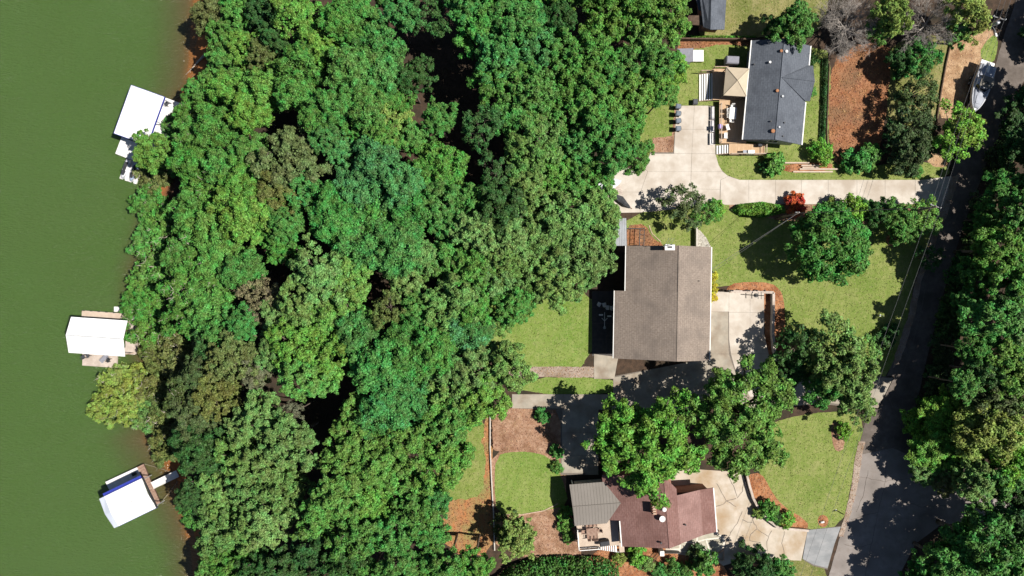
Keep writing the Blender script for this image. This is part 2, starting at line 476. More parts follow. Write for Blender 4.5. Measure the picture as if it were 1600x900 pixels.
def mk_water():
    m = bpy.data.materials.new('lake_water')
    m.use_nodes = True
    nt = m.node_tree
    b = nt.nodes['Principled BSDF']
    b.inputs['Roughness'].default_value = 0.12
    b.inputs['IOR'].default_value = 1.33
    at = nt.nodes.new('ShaderNodeAttribute'); at.attribute_name = 'silt'
    geo = nt.nodes.new('ShaderNodeNewGeometry')
    nz = nt.nodes.new('ShaderNodeTexNoise'); nz.inputs['Scale'].default_value = 0.12; nz.inputs['Detail'].default_value = 3
    nt.links.new(geo.outputs['Position'], nz.inputs['Vector'])
    ad = nt.nodes.new('ShaderNodeMath'); ad.operation = 'MULTIPLY_ADD'
    nt.links.new(nz.outputs['Fac'], ad.inputs[0]); ad.inputs[1].default_value = 0.2; 
    nt.links.new(at.outputs['Fac'], ad.inputs[2])
    cr = nt.nodes.new('ShaderNodeValToRGB')
    e = cr.color_ramp.elements
    e[0].position = 0.0; e[0].color = (0.0545, 0.106, 0.0225, 1)
    e[1].position = 1.0; e[1].color = (0.2, 0.085, 0.026, 1)
    for p, c in ((0.3, (0.055, 0.093, 0.022, 1)), (0.6, (0.064, 0.076, 0.024, 1)), (0.85, (0.08, 0.066, 0.025, 1)), (0.96, (0.12, 0.07, 0.026, 1))):
        k = e.new(p); k.color = c
    nt.links.new(ad.outputs[0], cr.inputs[0])
    nt.links.new(cr.outputs[0], b.inputs['Base Color'])
    mp = nt.nodes.new('ShaderNodeMapping'); mp.inputs['Scale'].default_value = (1.0, 3.2, 1); mp.inputs['Rotation'].default_value = (0, 0, 0.12)
    nt.links.new(geo.outputs['Position'], mp.inputs['Vector'])
    n2 = nt.nodes.new('ShaderNodeTexNoise'); n2.inputs['Scale'].default_value = 1.3; n2.inputs['Detail'].default_value = 7; n2.inputs['Roughness'].default_value = 0.65
    nt.links.new(mp.outputs[0], n2.inputs['Vector'])
    bp = nt.nodes.new('ShaderNodeBump'); bp.inputs['Distance'].default_value = 0.26; bp.inputs['Strength'].default_value = 1.0
    nt.links.new(n2.outputs['Fac'], bp.inputs['Height'])
    nt.links.new(bp.outputs[0], b.inputs['Normal'])
    return m
wx = [-1200, -700, -400, -220, -150, -110, -90] + list(np.arange(-78, -38, 0.8)) + [-36]
wy = axis(-50, 50, 0.8, 1200)
wv = [(x, y, LAKE_Z) for y in wy for x in wx]
n_ = len(wx)
wf = [(j * n_ + i, j * n_ + i + 1, (j + 1) * n_ + i + 1, (j + 1) * n_ + i) for j in range(len(wy) - 1) for i in range(n_ - 1)]
me = bpy.data.meshes.new('lake_water')
me.from_pydata(wv, [], wf)
me.shade_smooth()
at = me.attributes.new('silt', 'FLOAT', 'POINT')
silt = []
for x, y, z in wv:
    d = shore_x(y) - x                       # metres from the bank
    w = 7.5 + 3.0 * mnoise.noise((y * 0.07, 1.7, 0))
    if -38 < y < -22: w += 1.0
    if 20 < y < 45: w += 1.0
    if -19 < y < 20: w *= 0.6
    silt.append(max(0.0, 1.0 - max(0.0, d - 0.2) / w) ** 1.0 if d < w + 0.2 else 0.0)
at.data.foreach_set('value', silt)
me.materials.append(mk_water())
lake = bpy.data.objects.new('lake', me)
C.objects.link(lake)
tag(lake, kind='structure')

# ------------------------------------------------------------------ sheets on the yards
def dense(pts, step):
    out = []
    for k, p in enumerate(pts):
        q = pts[(k + 1) % len(pts)]
        n = max(1, int((q - p).length / step))
        out += [p.lerp(q, j / n) for j in range(n)]
    return out

def rounded(pts, it=2):
    for _ in range(it):
        o = []
        for k, p in enumerate(pts):
            q = pts[(k + 1) % len(pts)]
            o += [p.lerp(q, 0.25), p.lerp(q, 0.75)]
        pts = o
    return pts

def outline(px, z, soft=0, rough=0.0, seed=0):
    pts = [P(x, y, z) for x, y in px]
    if soft: pts = rounded(pts, soft)
    if rough > 0:
        pts = dense(pts, 0.35)
        for p in pts:
            a = mnoise.noise((p.x * 0.8 + seed, p.y * 0.8, seed)) + 0.7 * mnoise.noise((p.x * 2.6, p.y * 2.6 + seed, seed))
            b = mnoise.noise((p.x * 0.8, p.y * 0.8 + 31 + seed, seed)) + 0.7 * mnoise.noise((p.x * 2.6 + 17, p.y * 2.6, seed))
            p.x += a * rough; p.y += b * rough
    return pts

SHEETS = []
def sheet(name, px, layer, mat, soft=0, rough=0.0, parent=None, thick=0.0, kind='structure'):
    z = 0.006 * layer
    pts = outline(px, z, soft, rough, layer * 3.7 + px[0][0] * 0.01)
    SHEETS.append((name, layer, mat, np.array([(p.x, p.y) for p in pts]), z))
    if thick:
        return MB().slab(pts, thick).build(name, M[mat], parent, kind=None if parent else kind)
    tri = geometry.tessellate_polygon([[Vector((p.x, p.y, 0)) for p in pts]])
    mb = MB()
    mb.add(pts)
    for t in tri:
        a, b, c = (pts[k] for k in t)
        up = (b.x - a.x) * (c.y - a.y) - (c.x - a.x) * (b.y - a.y)
        mb.f.append(list(t) if up > 0 else list(reversed(t)))
    o = mb.build(name, M[mat], parent)
    if parent is None and kind: o['kind'] = kind
    return o

# lawns
sheet('lawn', [(1120, -60), (1300, -60), (1290, 40), (1255, 60), (1180, 58), (1095, 57), (1090, 45)], 1, 'grass_dry', 1, 0.2)
sheet('lawn', [(1060, 66), (1290, 66), (1300, 120), (1292, 235), (1310, 262), (1478, 250), (1487, 276), (1440, 283), (1150, 286), (1125, 275), (1040, 262), (1000, 240), (1000, 170), (1050, 140)], 1, 'grass', 1, 0.15)
sheet('lawn', [(1370, 70), (1500, 50), (1490, 130), (1462, 190), (1440, 262), (1400, 262), (1380, 170)], 1, 'grass_dry', 1, 0.3)
sheet('lawn', [(978, 331), (1112, 316), (1300, 316), (1468, 318), (1450, 385), (1428, 440), (1420, 490), (1402, 560), (1372, 605), (1240, 600), (1215, 450), (1120, 445), (1108, 460), (1090, 392), (975, 392)], 1, 'grass', 1, 0.12)
sheet('lawn', [(745, 500), (765, 470), (800, 460), (930, 440), (930, 573), (842, 574), (790, 568), (755, 540)], 1, 'grass_lush', 1, 0.12)
sheet('lawn', [(815, 590), (965, 590), (970, 616), (818, 616)], 1, 'grass_lush', 1, 0.1)
sheet('lawn', [(690, 650), (765, 640), (766, 800), (690, 790), (680, 720)], 1, 'grass', 1, 0.25)
sheet('lawn', [(1180, 668), (1250, 648), (1330, 640), (1352, 660), (1336, 720), (1328, 770), (1315, 822), (1262, 832), (1215, 790), (1180, 735)], 1, 'grass', 1, 0.12)
sheet('lawn', [(1228, 868), (1262, 872), (1296, 893), (1296, 960), (1220, 960)], 1, 'grass_dry', 1, 0.15)
sheet('lawn', [(1528, 85), (1548, 55), (1560, 58), (1556, 92), (1545, 100)], 3, 'grass_lush', 1, 0.08)
# bare soil, clay, mulch
sheet('clay_patch', [(1300, 98), (1330, 70), (1392, 66), (1392, 110), (1386, 170), (1376, 236), (1340, 262), (1300, 258), (1294, 200), (1296, 140)], 2, 'clay', 1, 0.25)
sheet('dirt_strip', [(1548, 35), (1553, 60), (1528, 100), (1516, 140), (1500, 190), (1462, 182), (1478, 90), (1492, 62)], 2, 'dirt', 1, 0.2)
sheet('dirt_strip', [(1448, 238), (1492, 240), (1484, 262), (1450, 258)], 2, 'dirt', 1, 0.2)
sheet('clay_bed', [(1060, 64), (1180, 64), (1178, 72), (1120, 70), (1092, 76), (1060, 80)], 2, 'clay', 0, 0.2)
sheet('clay_bed', [(976, 352), (1010, 350), (1018, 370), (1036, 382), (1036, 392), (976, 392)], 3, 'clay', 1, 0.12)
sheet('mulch_bed', [(1132, 458), (1140, 444), (1170, 440), (1205, 442), (1222, 455), (1226, 480), (1228, 540), (1222, 590), (1195, 590), (1195, 470), (1140, 462)], 3, 'mulch_red', 1, 0.06)
sheet('mulch_bed', [(768, 640), (880, 632), (886, 660), (884, 712), (880, 740), (870, 720), (845, 708), (775, 708), (764, 690)], 2, 'mulch', 1, 0.1)
sheet('mulch_bed', [(773, 792), (850, 802), (876, 780), (892, 800), (908, 850), (908, 874), (775, 868)], 2, 'mulch', 1, 0.15)
sheet('mulch_bed', [(767, 690), (885, 695), (884, 800), (850, 806), (767, 806)], 2.6, 'mulch', 1, 0.08)
sheet('lawn', [(775, 712), (800, 705), (846, 708), (866, 722), (878, 745), (890, 790), (850, 798), (815, 804), (777, 804), (772, 760)], 3, 'grass_lush', 1, 0.06)
sheet('clay_slope', [(692, 800), (706, 778), (740, 782), (757, 760), (758, 700), (752, 690), (763, 640), (770, 640), (772, 800), (768, 868), (720, 870), (690, 845)], 2, 'clay_slope', 1, 0.25)
sheet('mulch_bed', [(1166, 742), (1190, 738), (1204, 765), (1222, 790), (1262, 815), (1262, 828), (1228, 826), (1205, 812), (1180, 790), (1170, 770)], 3, 'mulch_red', 1, 0.08)
sheet('mulch_bed', [(1298, 660), (1316, 660), (1322, 700), (1306, 708), (1300, 690)], 3, 'mulch', 1, 0.1)
sheet('mulch_bed', [(905, 856), (1050, 852), (1070, 866), (1125, 876), (1140, 900), (1125, 960), (905, 960)], 2, 'mulch_red', 1, 0.12)
sheet('mulch_bed', [(1222, 256), (1300, 252), (1302, 268), (1225, 270)], 3, 'mulch_red', 1, 0.1)
sheet('mulch_bed', [(1140, 316), (1290, 316), (1460, 322), (1450, 345), (1290, 352), (1140, 334)], 3, 'mulch', 1, 0.12)
sheet('mulch_bed', [(1020, 240), (1054, 238), (1058, 205), (1066, 200), (1062, 168), (1054, 168), (1050, 212), (1020, 216)], 2, 'mulch', 0, 0.1)
for k, (x, y, r, m) in enumerate([(1393, 375, 9, 'mulch_red'), (1286, 814, 9, 'mulch_red'), (1098, 372, 0, '')]):
    if r:
        sheet('mulch_ring', [(x + r * math.cos(a), y + r * 1.15 * math.sin(a)) for a in np.linspace(0, 2 * math.pi, 10)[:-1]], 4, m, 1, 0.08)
sheet('gravel_path', [(700, 575), (840, 573), (932, 573), (932, 590), (835, 589), (700, 600)], 3, 'gravel', 0, 0.12)
sheet('gravel_path', [(380, 585), (440, 590), (520, 612), (600, 625), (600, 640), (500, 628), (430, 604), (380, 600)], 3, 'gravel', 1, 0.2) if False else None
sheet('gravel_bed', [(1088, 357), (1094, 360), (1104, 372), (1112, 388), (1112, 400), (1088, 400)], 4, 'white_gravel')

# road
road_l = [(1640, -120), (1588, 0), (1567, 60), (1548, 130), (1520, 195), (1494, 250), (1482, 290), (1470, 330), (1452, 380), (1430, 440), (1418, 500), (1398, 560), (1372, 615), (1352, 660), (1337, 715), (1332, 760), (1322, 800), (1312, 840), (1298, 890), (1270, 1000)]
road_r = [(1715, -120), (1660, 0), (1640, 60), (1598, 130), (1570, 195), (1543, 250), (1529, 290), (1514, 330), (1497, 380), (1479, 440), (1464, 500), (1448, 560), (1436, 615), (1427, 660), (1424, 712), (1445, 740), (1560, 752), (1720, 770), (1720, 830), (1560, 812), (1470, 820), (1430, 850), (1405, 900), (1380, 1000)]
jun = [(1337, 712), (1395, 700), (1424, 712), (1445, 740), (1560, 752), (1720, 770), (1720, 830), (1560, 812), (1470, 820), (1430, 850), (1405, 900), (1380, 1000), (1268, 1000), (1298, 890), (1312, 840), (1322, 800), (1332, 760)]
rd = sheet('road', [(x, y) for x, y in road_l if y < 740] + [(1445, 742)] + [(x, y) for x, y in reversed(road_r) if y < 730], 4, 'asphalt_shaded', 0, 0.06)
rj = sheet('road_junction', jun, 5, 'asphalt_pale', 0, 0.05)
sheet('road_shoulder', [(1482, 278), (1500, 272), (1482, 330), (1462, 380), (1440, 440), (1428, 500), (1408, 560), (1395, 575), (1398, 556), (1418, 498), (1430, 440), (1452, 380), (1470, 325)], 6, 'gravel', 0, 0.12)
sheet('road_shoulder', [(1342, 690), (1352, 690), (1346, 720), (1340, 760), (1330, 800), (1318, 838), (1310, 838), (1322, 798), (1331, 758), (1336, 715)], 6, 'gravel', 0, 0.08)

# ------------------------------------------------------------------ driveways made of slabs
def drive(name, base_px, layer, base_mat, slabs, mat, piece='slab', gap=0.02, top=0.05):
    """a driveway: bedding sheet + each concrete slab an object of its own"""
    b = sheet(name, base_px, layer, base_mat)
    b['kind'] = 'structure'
    FRAME[b] = Matrix.Identity(4)
    for s in slabs:
        pts = [P(x, y, top) for x, y in s]
        c = sum(pts, Vector()) / len(pts)
        pts = [p + (c - p).normalized() * gap for p in pts]
        dz = rnd.uniform(-0.006, 0.006)
        MB().slab([p + Vector((0, 0, dz)) for p in pts], 0.1).build(piece, M[mat], b)
    return b

D1 = [(960, 262), (1008, 262), (1016, 238), (1052, 238), (1057, 165), (1117, 165), (1118, 243), (1124, 262), (1136, 274), (1156, 281), (1440, 281), (1487, 275), (1474, 323), (1440, 319), (1112, 320), (1020, 331), (940, 333)]
slabs = [
    [(1057, 165), (1085, 165), (1083, 202), (1055, 202)], [(1085, 165), (1117, 165), (1117, 202), (1083, 202)],
    [(1055, 202), (1083, 202), (1081, 240), (1053, 240)], [(1083, 202), (1117, 202), (1118, 240), (1081, 240)],
    [(1016, 240), (1053, 240), (1081, 240), (1080, 268), (1012, 268), (1006, 262)], [(1081, 240), (1118, 240), (1123, 258), (1129, 268), (1080, 268)],
    [(960, 263), (1006, 262), (1012, 268), (1001, 300), (950, 300)], [(1012, 268), (1080, 268), (1079, 295), (1001, 300)], [(1080, 268), (1129, 268), (1138, 275), (1126, 281), (1125, 296), (1079, 295)],
    [(945, 300), (1001, 300), (1000, 332), (940, 333)], [(1001, 300), (1040, 297), (1040, 328), (1000, 332)], [(1040, 297), (1079, 295), (1079, 323), (1040, 328)], [(1079, 295), (1125, 296), (1125, 320), (1112, 320), (1079, 323)],
    [(1138, 275), (1156, 281), (1170, 281), (1170, 320), (1125, 320), (1126, 281)]]
xs = [1170, 1212, 1252, 1294, 1339, 1383, 1430]
for a, b in zip(xs, xs[1:]):
    slabs.append([(a, 281), (b, 281), (b, 319), (a, 319)])
slabs.append([(1430, 281), (1440, 281), (1487, 275), (1474, 323), (1430, 319)])
drive('driveway', D1, 5, 'joint', slabs, 'concrete')
# tan house: parking pad and old concrete by the garage
drive('parking_pad', [(1136, 457), (1194, 458), (1194, 520), (1202, 560), (1215, 584), (1216, 620), (1150, 620), (1142, 560), (1139, 500)], 5, 'joint',
      [[(1139, 457), (1172, 457), (1172, 488), (1139, 488)], [(1172, 457), (1194, 458), (1194, 488), (1172, 488)],
       [(1139, 488), (1172, 488), (1172, 553), (1142, 553), (1139, 530)], [(1172, 488), (1194, 488), (1194, 520), (1201, 553), (1172, 553)],
       [(1142, 553), (1172, 553), (1172, 620), (1150, 582)], [(1172, 553), (1201, 553), (1214, 584), (1216, 620), (1172, 620)]], 'concrete')
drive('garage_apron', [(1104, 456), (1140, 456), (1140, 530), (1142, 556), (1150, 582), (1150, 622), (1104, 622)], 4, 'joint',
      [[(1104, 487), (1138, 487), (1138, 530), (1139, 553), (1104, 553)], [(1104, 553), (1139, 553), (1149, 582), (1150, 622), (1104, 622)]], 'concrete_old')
drive('entry_slab', [(1108, 455), (1139, 456), (1139, 487), (1108, 487)], 6, 'joint', [[(1108, 456), (1139, 456), (1139, 487), (1108, 487)]], 'concrete', top=0.06)
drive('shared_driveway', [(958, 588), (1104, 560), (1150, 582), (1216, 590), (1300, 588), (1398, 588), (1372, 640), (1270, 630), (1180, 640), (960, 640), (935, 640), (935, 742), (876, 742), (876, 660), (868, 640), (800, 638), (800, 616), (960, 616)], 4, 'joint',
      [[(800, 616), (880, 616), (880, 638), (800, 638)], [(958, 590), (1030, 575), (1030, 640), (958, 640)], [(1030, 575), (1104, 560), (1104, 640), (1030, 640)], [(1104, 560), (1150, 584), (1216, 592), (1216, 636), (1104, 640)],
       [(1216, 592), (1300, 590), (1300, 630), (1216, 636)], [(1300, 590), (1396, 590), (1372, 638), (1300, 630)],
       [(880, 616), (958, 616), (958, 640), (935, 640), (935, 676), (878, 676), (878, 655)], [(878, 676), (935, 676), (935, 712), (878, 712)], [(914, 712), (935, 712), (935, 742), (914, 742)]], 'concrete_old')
drive('garden_slab', [(877, 712), (914, 712), (914, 739), (877, 739)], 5, 'joint', [[(877, 712), (914, 712), (914, 739), (877, 739)]], 'concrete_old', top=0.08)
drive('side_path', [(928, 553), (966, 560), (958, 592), (928, 592)], 6, 'joint', [[(928, 553), (966, 558), (960, 592), (928, 592)]], 'concrete_old', top=0.07)
sheet('path', [(1222, 596), (1272, 592), (1285, 620), (1235, 628)], 16, 'concrete', 1, 0.1)
# brown-roofed house: broad crazed forecourt
fc = [(1040, 730), (1160, 738), (1172, 775), (1190, 802), (1212, 822), (1262, 828), (1252, 876), (1210, 874), (1180, 868), (1130, 884), (1120, 876), (1060, 866), (1040, 860)]
b = sheet('forecourt', fc, 5, 'concrete_crazed')
FRAME[b] = Matrix.Identity(4)
drive('road_apron', [(1262, 828), (1314, 822), (1304, 850), (1293, 890), (1270, 884), (1254, 874)], 6, 'joint', [[(1262, 828), (1314, 823), (1304, 850), (1293, 888), (1270, 882), (1254, 873)]], 'asphalt_blue', top=0.06)
def crack(px, w=0.05, z=0.045, mat='joint', par=None):
    pts = []
    q = [P(x, y, z) for x, y in px]
    for a, c in zip(q, q[1:]):
        n = max(2, int((c - a).length / 0.4))
        for j in range(n):
            p = a.lerp(c, j / n)
            pts.append(p + Vector((mnoise.noise((p.x * 1.5, p.y * 1.5, 3)), mnoise.noise((p.x * 1.5, p.y * 1.5, 8)), 0)) * 0.16)
    pts.append(q[-1])
    mb = MB()
    L, Rr = [], []
    for k, p in enumerate(pts):
        d = pts[min(k + 1, len(pts) - 1)] - pts[max(0, k - 1)]
        d = Vector((-d.y, d.x, 0)).normalized() * w * (0.5 + 0.5 * rnd.random())
        L.append(p + d); Rr.append(p - d)
    i = mb.add(L); j = mb.add(Rr); n = len(L)
    for k in range(n - 1):
        mb.f.append([j + k, j + k + 1, i + k + 1, i + k])
    return mb.build('crack', M[mat], par or b)
for pl in ([(1136, 742), (1146, 760), (1152, 778), (1160, 768), (1163, 750)], [(1120, 756), (1135, 783), (1150, 779)], [(1118, 792), (1130, 788), (1135, 783), (1150, 792)],
           [(1160, 798), (1152, 818), (1142, 832), (1134, 845), (1133, 855), (1124, 866), (1110, 870)], [(1175, 803), (1178, 818), (1190, 832), (1200, 838)], [(1184, 826), (1172, 835), (1172, 845), (1188, 848)], [(1176, 816), (1168, 816), (1160, 812)],
           [(1206, 828), (1198, 845), (1200, 862)], [(1226, 830), (1222, 850), (1226, 868)]):
    crack(pl)
# pale stone paving beside the forecourt, each stone on a mortar bed
pv = sheet('paved_terrace', [(1046, 846), (1113, 828), (1132, 840), (1133, 852), (1118, 866), (1060, 862), (1046, 858)], 9, 'mortar')
FRAME[pv] = Matrix.Identity(4)
for s in ([(1047, 847), (1062, 842), (1062, 857), (1048, 858)], [(1063, 842), (1089, 836), (1088, 847), (1064, 846)], [(1064, 848), (1087, 849), (1084, 863), (1064, 861)], [(1091, 836), (1112, 830), (1128, 839), (1104, 842), (1091, 845)],
          [(1090, 848), (1103, 844), (1107, 858), (1088, 858)], [(1105, 844), (1129, 841), (1131, 852), (1120, 863), (1111, 864)], [(1087, 860), (1106, 860), (1109, 865), (1086, 864)]):
    MB().slab([p + (sum((P(x, y, .085) for x, y in s), Vector()) / len(s) - p).normalized() * 0.04 for p in [P(x, y, .085) for x, y in s]], 0.05).build('stone', M['flagstone'], pv)

FRAME[rj] = FRAME[rd] = Matrix.Identity(4)
for pl in ([(1345, 745), (1380, 752), (1420, 748), (1440, 760)], [(1385, 720), (1382, 760), (1372, 800), (1362, 850), (1350, 910)], [(1330, 812), (1350, 806), (1372, 800)], [(1318, 850), (1338, 856), (1362, 850)], [(1400, 780), (1440, 792), (1480, 790)], [(1356, 735), (1350, 770), (1338, 800)]):
    crack(pl, 0.035, 0.04, 'asphalt_shaded', rj)
for pl in ([(1465, 370), (1480, 372), (1496, 378)], [(1450, 430), (1440, 480), (1425, 540), (1410, 590)], [(1385, 610), (1400, 650), (1396, 690)], [(1520, 260), (1505, 310), (1490, 350)]):
    crack(pl, 0.035, 0.034, 'joint', rd)
# ------------------------------------------------------------------ vegetation
def leaf_mesh(name, pos, nrm, size, aspect=0.62, seed=0, drop=0.0):
    """one mesh of kite-shaped leaves (or leaf sprays) at pos, facing nrm"""
    rg = np.random.default_rng(seed + 991)
    n = len(pos)
    r = rg.normal(size=(n, 3))
    t1 = np.cross(nrm, r); t1 /= np.linalg.norm(t1, axis=1)[:, None] + 1e-9
    t2 = np.cross(nrm, t1)
    l = (size * rg.uniform(0.6, 1.35, n))[:, None]
    w = l * aspect
    v = np.empty((n, 4, 3))
    fold = nrm * l * 0.16
    v[:, 0] = pos - t1 * l * 0.5
    v[:, 1] = pos + t2 * w * 0.5 + t1 * l * 0.08 + fold
    v[:, 2] = pos + t1 * l * 0.55 - nrm * l * 0.05
    v[:, 3] = pos - t2 * w * 0.5 + t1 * l * 0.08 + fold
    me = bpy.data.meshes.new(name)
    me.vertices.add(n * 4)
    me.vertices.foreach_set('co', v.reshape(-1))
    me.loops.add(n * 4)
    me.loops.foreach_set('vertex_index', np.arange(n * 4, dtype=np.int32))
    me.polygons.add(n)
    me.polygons.foreach_set('loop_start', np.arange(0, n * 4, 4, dtype=np.int32))
    me.update(calc_edges=True)
    me.validate()
    me.materials.append(M['leaf'])
    return me

def unit(a):
    return a / (np.linalg.norm(a, axis=1)[:, None] + 1e-9)

def crown_points(seed, R, vz, ncl, clr, per, zmin=-0.35, flat=0.62, inner=0.25, lobes=0.16, shell=(0.74, 1.0)):
    rg = np.random.default_rng(seed)
    ph = rg.uniform(0, 2 * np.pi, 5)
    k = np.arange(ncl)
    z = zmin + (1 - zmin) * (k + 0.5) / ncl
    th = k * 2.399963 + rg.normal(0, 0.25, ncl)
    z = np.clip(z + rg.normal(0, 0.07, ncl), -0.6, 0.99)
    rr = np.sqrt(1 - z ** 2)
    u = np.stack([rr * np.cos(th), rr * np.sin(th), z], 1)
    lob = 1 + lobes * (0.6 * np.sin(2 * th + ph[0]) + 0.6 * np.sin(3 * th + ph[1]) + 0.5 * np.sin(5 * th + ph[2]) + 0.3 * np.sin(7 * th + ph[3]))
    dep = rg.uniform(*shell, ncl)
    inn = rg.random(ncl) < inner
    dep[inn] *= rg.uniform(0.45, 0.8, inn.sum())
    c = u * dep[:, None] * np.stack([R * lob, R * lob, np.full(ncl, R * vz)], 1)
    cr = clr * rg.uniform(0.6, 1.35, ncl)
    pos, nr = [], []
    for i in range(ncl):
        m = int(per * (cr[i] / clr) ** 2)
        d = unit(rg.normal(size=(m, 3)) + np.array([0, 0, 1.0]) + u[i] * 0.5)
        wob = 1 + 0.22 * np.sin(3 * np.arctan2(d[:, 1], d[:, 0]) + rg.uniform(0, 6)) + 0.15 * np.sin(5 * np.arctan2(d[:, 1], d[:, 0]) + rg.uniform(0, 6))
        rad = cr[i] * wob * rg.uniform(0.5, 1.06, m) ** 0.6
        pos.append(c[i] + d * rad[:, None] * np.array([1, 1, flat]))
        nr.append(unit(d * 0.55 + np.array([0, 0, 0.5]) + rg.normal(size=(m, 3)) * 0.46))
    return np.concatenate(pos), np.concatenate(nr), c, cr

def limb_mesh(name, c, R, vz, mat, n=9, poke=0.0, seed=0, thick=0.03):
    """main limbs from the crown's foot out to some of its clumps; local origin = crown centre"""
    rg = random.Random(seed)
    mb = MB()
    foot = Vector((0, 0, -R * vz * 0.75))
    idx = list(range(len(c)))
    rg.shuffle(idx)
    for i in idx[:n]:
        e = Vector(c[i]) * (1.0 + poke)
        if poke: e.z += R * 0.1
        mid = foot.lerp(e, 0.5) + Vector((rg.uniform(-1, 1), rg.uniform(-1, 1), rg.uniform(-0.5, 0.8))) * R * 0.1
        r0 = R * thick * rg.uniform(0.7, 1.2)
        mb.tube([foot, foot.lerp(mid, 0.6), mid, mid.lerp(e, 0.6) + Vector((0, 0, R * 0.03)), e], [r0 * 1.3, r0, r0 * 0.75, r0 * 0.5, r0 * 0.2], 5, cap=False)
        for _ in range(3):
            s = mid.lerp(e, rg.uniform(0.2, 0.8))
            t = s + Vector((rg.uniform(-1, 1), rg.uniform(-1, 1), rg.uniform(0, 0.8))) * R * 0.22
            mb.tube([s, s.lerp(t, 0.5) + Vector((0, 0, R * 0.02)), t], [r0 * 0.45, r0 * 0.32, r0 * 0.12], 4, cap=False)
    me = bpy.data.meshes.new(name)
    me.from_pydata([tuple(p) for p in mb.v], [], mb.f)
    me.shade_smooth()
    me.materials.append(M[mat])
    return me

def trunk_mesh(name, R, seed, mat='bark'):
    rg = random.Random(seed)
    mb = MB()
    pts = [Vector((0, 0, -0.6))]
    rad = [R * 0.085]
    for k in range(1, 6):
        pts.append(Vector((rg.uniform(-1, 1) * 0.05 * R, rg.uniform(-1, 1) * 0.05 * R, 10 * k / 5)))
        rad.append(R * 0.07 * (1 - 0.11 * k))
    pts[-1] = Vector((0, 0, 10)); pts[1].x *= 0.3; pts[1].y *= 0.3
    mb.tube(pts, rad, 8)
    me = bpy.data.meshes.new(name)
    me.from_pydata([tuple(p) for p in mb.v], [], mb.f)
    me.shade_smooth()
    me.materials.append(M[mat])
    return me

VAR = {}       # kind -> list of (crown mesh, branch mesh, trunk mesh, R, vz)
def add_variant(kind, seed, R, vz, ncl, clr, per, leaf, mat='bark', poke=0.0, nl=9, thick=0.03, **kw):
    p, n, c, cr = crown_points(seed, R, vz, ncl, clr, per, **kw)
    VAR.setdefault(kind, []).append((leaf_mesh('crown', p, n, leaf, seed=seed), limb_mesh('branches', c, R, vz, mat, nl, poke, seed, thick), trunk_mesh('trunk', R, seed, mat), R, vz))

for s in range(5):       # billowy oak-like crowns, big rounded boughs
    add_variant('bold', 10 + s, 4.0, 0.85, 48, 1.06, 430, 0.29, shell=(0.62, 1.0), lobes=0.2)
for s in range(5):       # finer crowns, many small sprays
    add_variant('fine', 30 + s, 4.0, 0.9, 84, 0.68, 220, 0.285, shell=(0.62, 1.0), lobes=0.24)
for s in range(2):       # wind-bared lakeside crowns with pale limbs in sight
    add_variant('limby', 50 + s, 4.0, 0.7, 78, 0.75, 170, 0.29, mat='bark_pale', poke=0.22, nl=26, thick=0.022, lobes=0.24, flat=0.45, shell=(0.62, 1.0))
for s in range(3):       # wide yard trees
    add_variant('wide', 70 + s, 7.0, 0.62, 175, 0.9, 200, 0.34, lobes=0.22, flat=0.5, inner=0.3, shell=(0.6, 1.0), nl=16)
add_variant('compact', 85, 5.0, 0.72, 150, 0.8, 190, 0.31, lobes=0.07, flat=0.6, inner=0.25, shell=(0.74, 1.0))
for s in range(3):       # thin, open crowns
    add_variant('open', 90 + s, 3.4, 0.8, 62, 0.62, 70, 0.3, lobes=0.26, flat=0.5, inner=0.2, nl=14, thick=0.02)
for s in range(3):       # shrubs
    add_variant('shrub', 110 + s, 1.6, 0.8, 34, 0.5, 90, 0.22, zmin=-0.1, lobes=0.15)
add_variant('leafy_shrub', 121, 1.6, 0.8, 30, 0.5, 60, 0.34, zmin=-0.1, lobes=0.25)

PAL = {'e': (0.05, 0.165, 0.034), 'g': (0.062, 0.168, 0.031), 'b': (0.083, 0.19, 0.033), 'y': (0.155, 0.22, 0.046), 'o': (0.088, 0.115, 0.034),
       't': (0.049, 0.16, 0.042), 'd': (0.032, 0.085, 0.02), 'l': (0.098, 0.185, 0.046), 'r': (0.3, 0.06, 0.028), 'n': (0.105, 0.105, 0.055),
       'v': (0.105, 0.235, 0.028), 's': (0.05, 0.082, 0.026), 'u': (0.36, 0.33, 0.03)}
COLNAME = {'e': 'emerald green', 'g': 'mid green', 'b': 'fresh green', 'y': 'yellow green', 'o': 'olive', 't': 'bluish green', 'd': 'dark green', 'l': 'pale green', 'v': 'vivid green', 'n': 'brownish', 's': 'dusky green', 'r': 'red', 'u': 'yellow'}

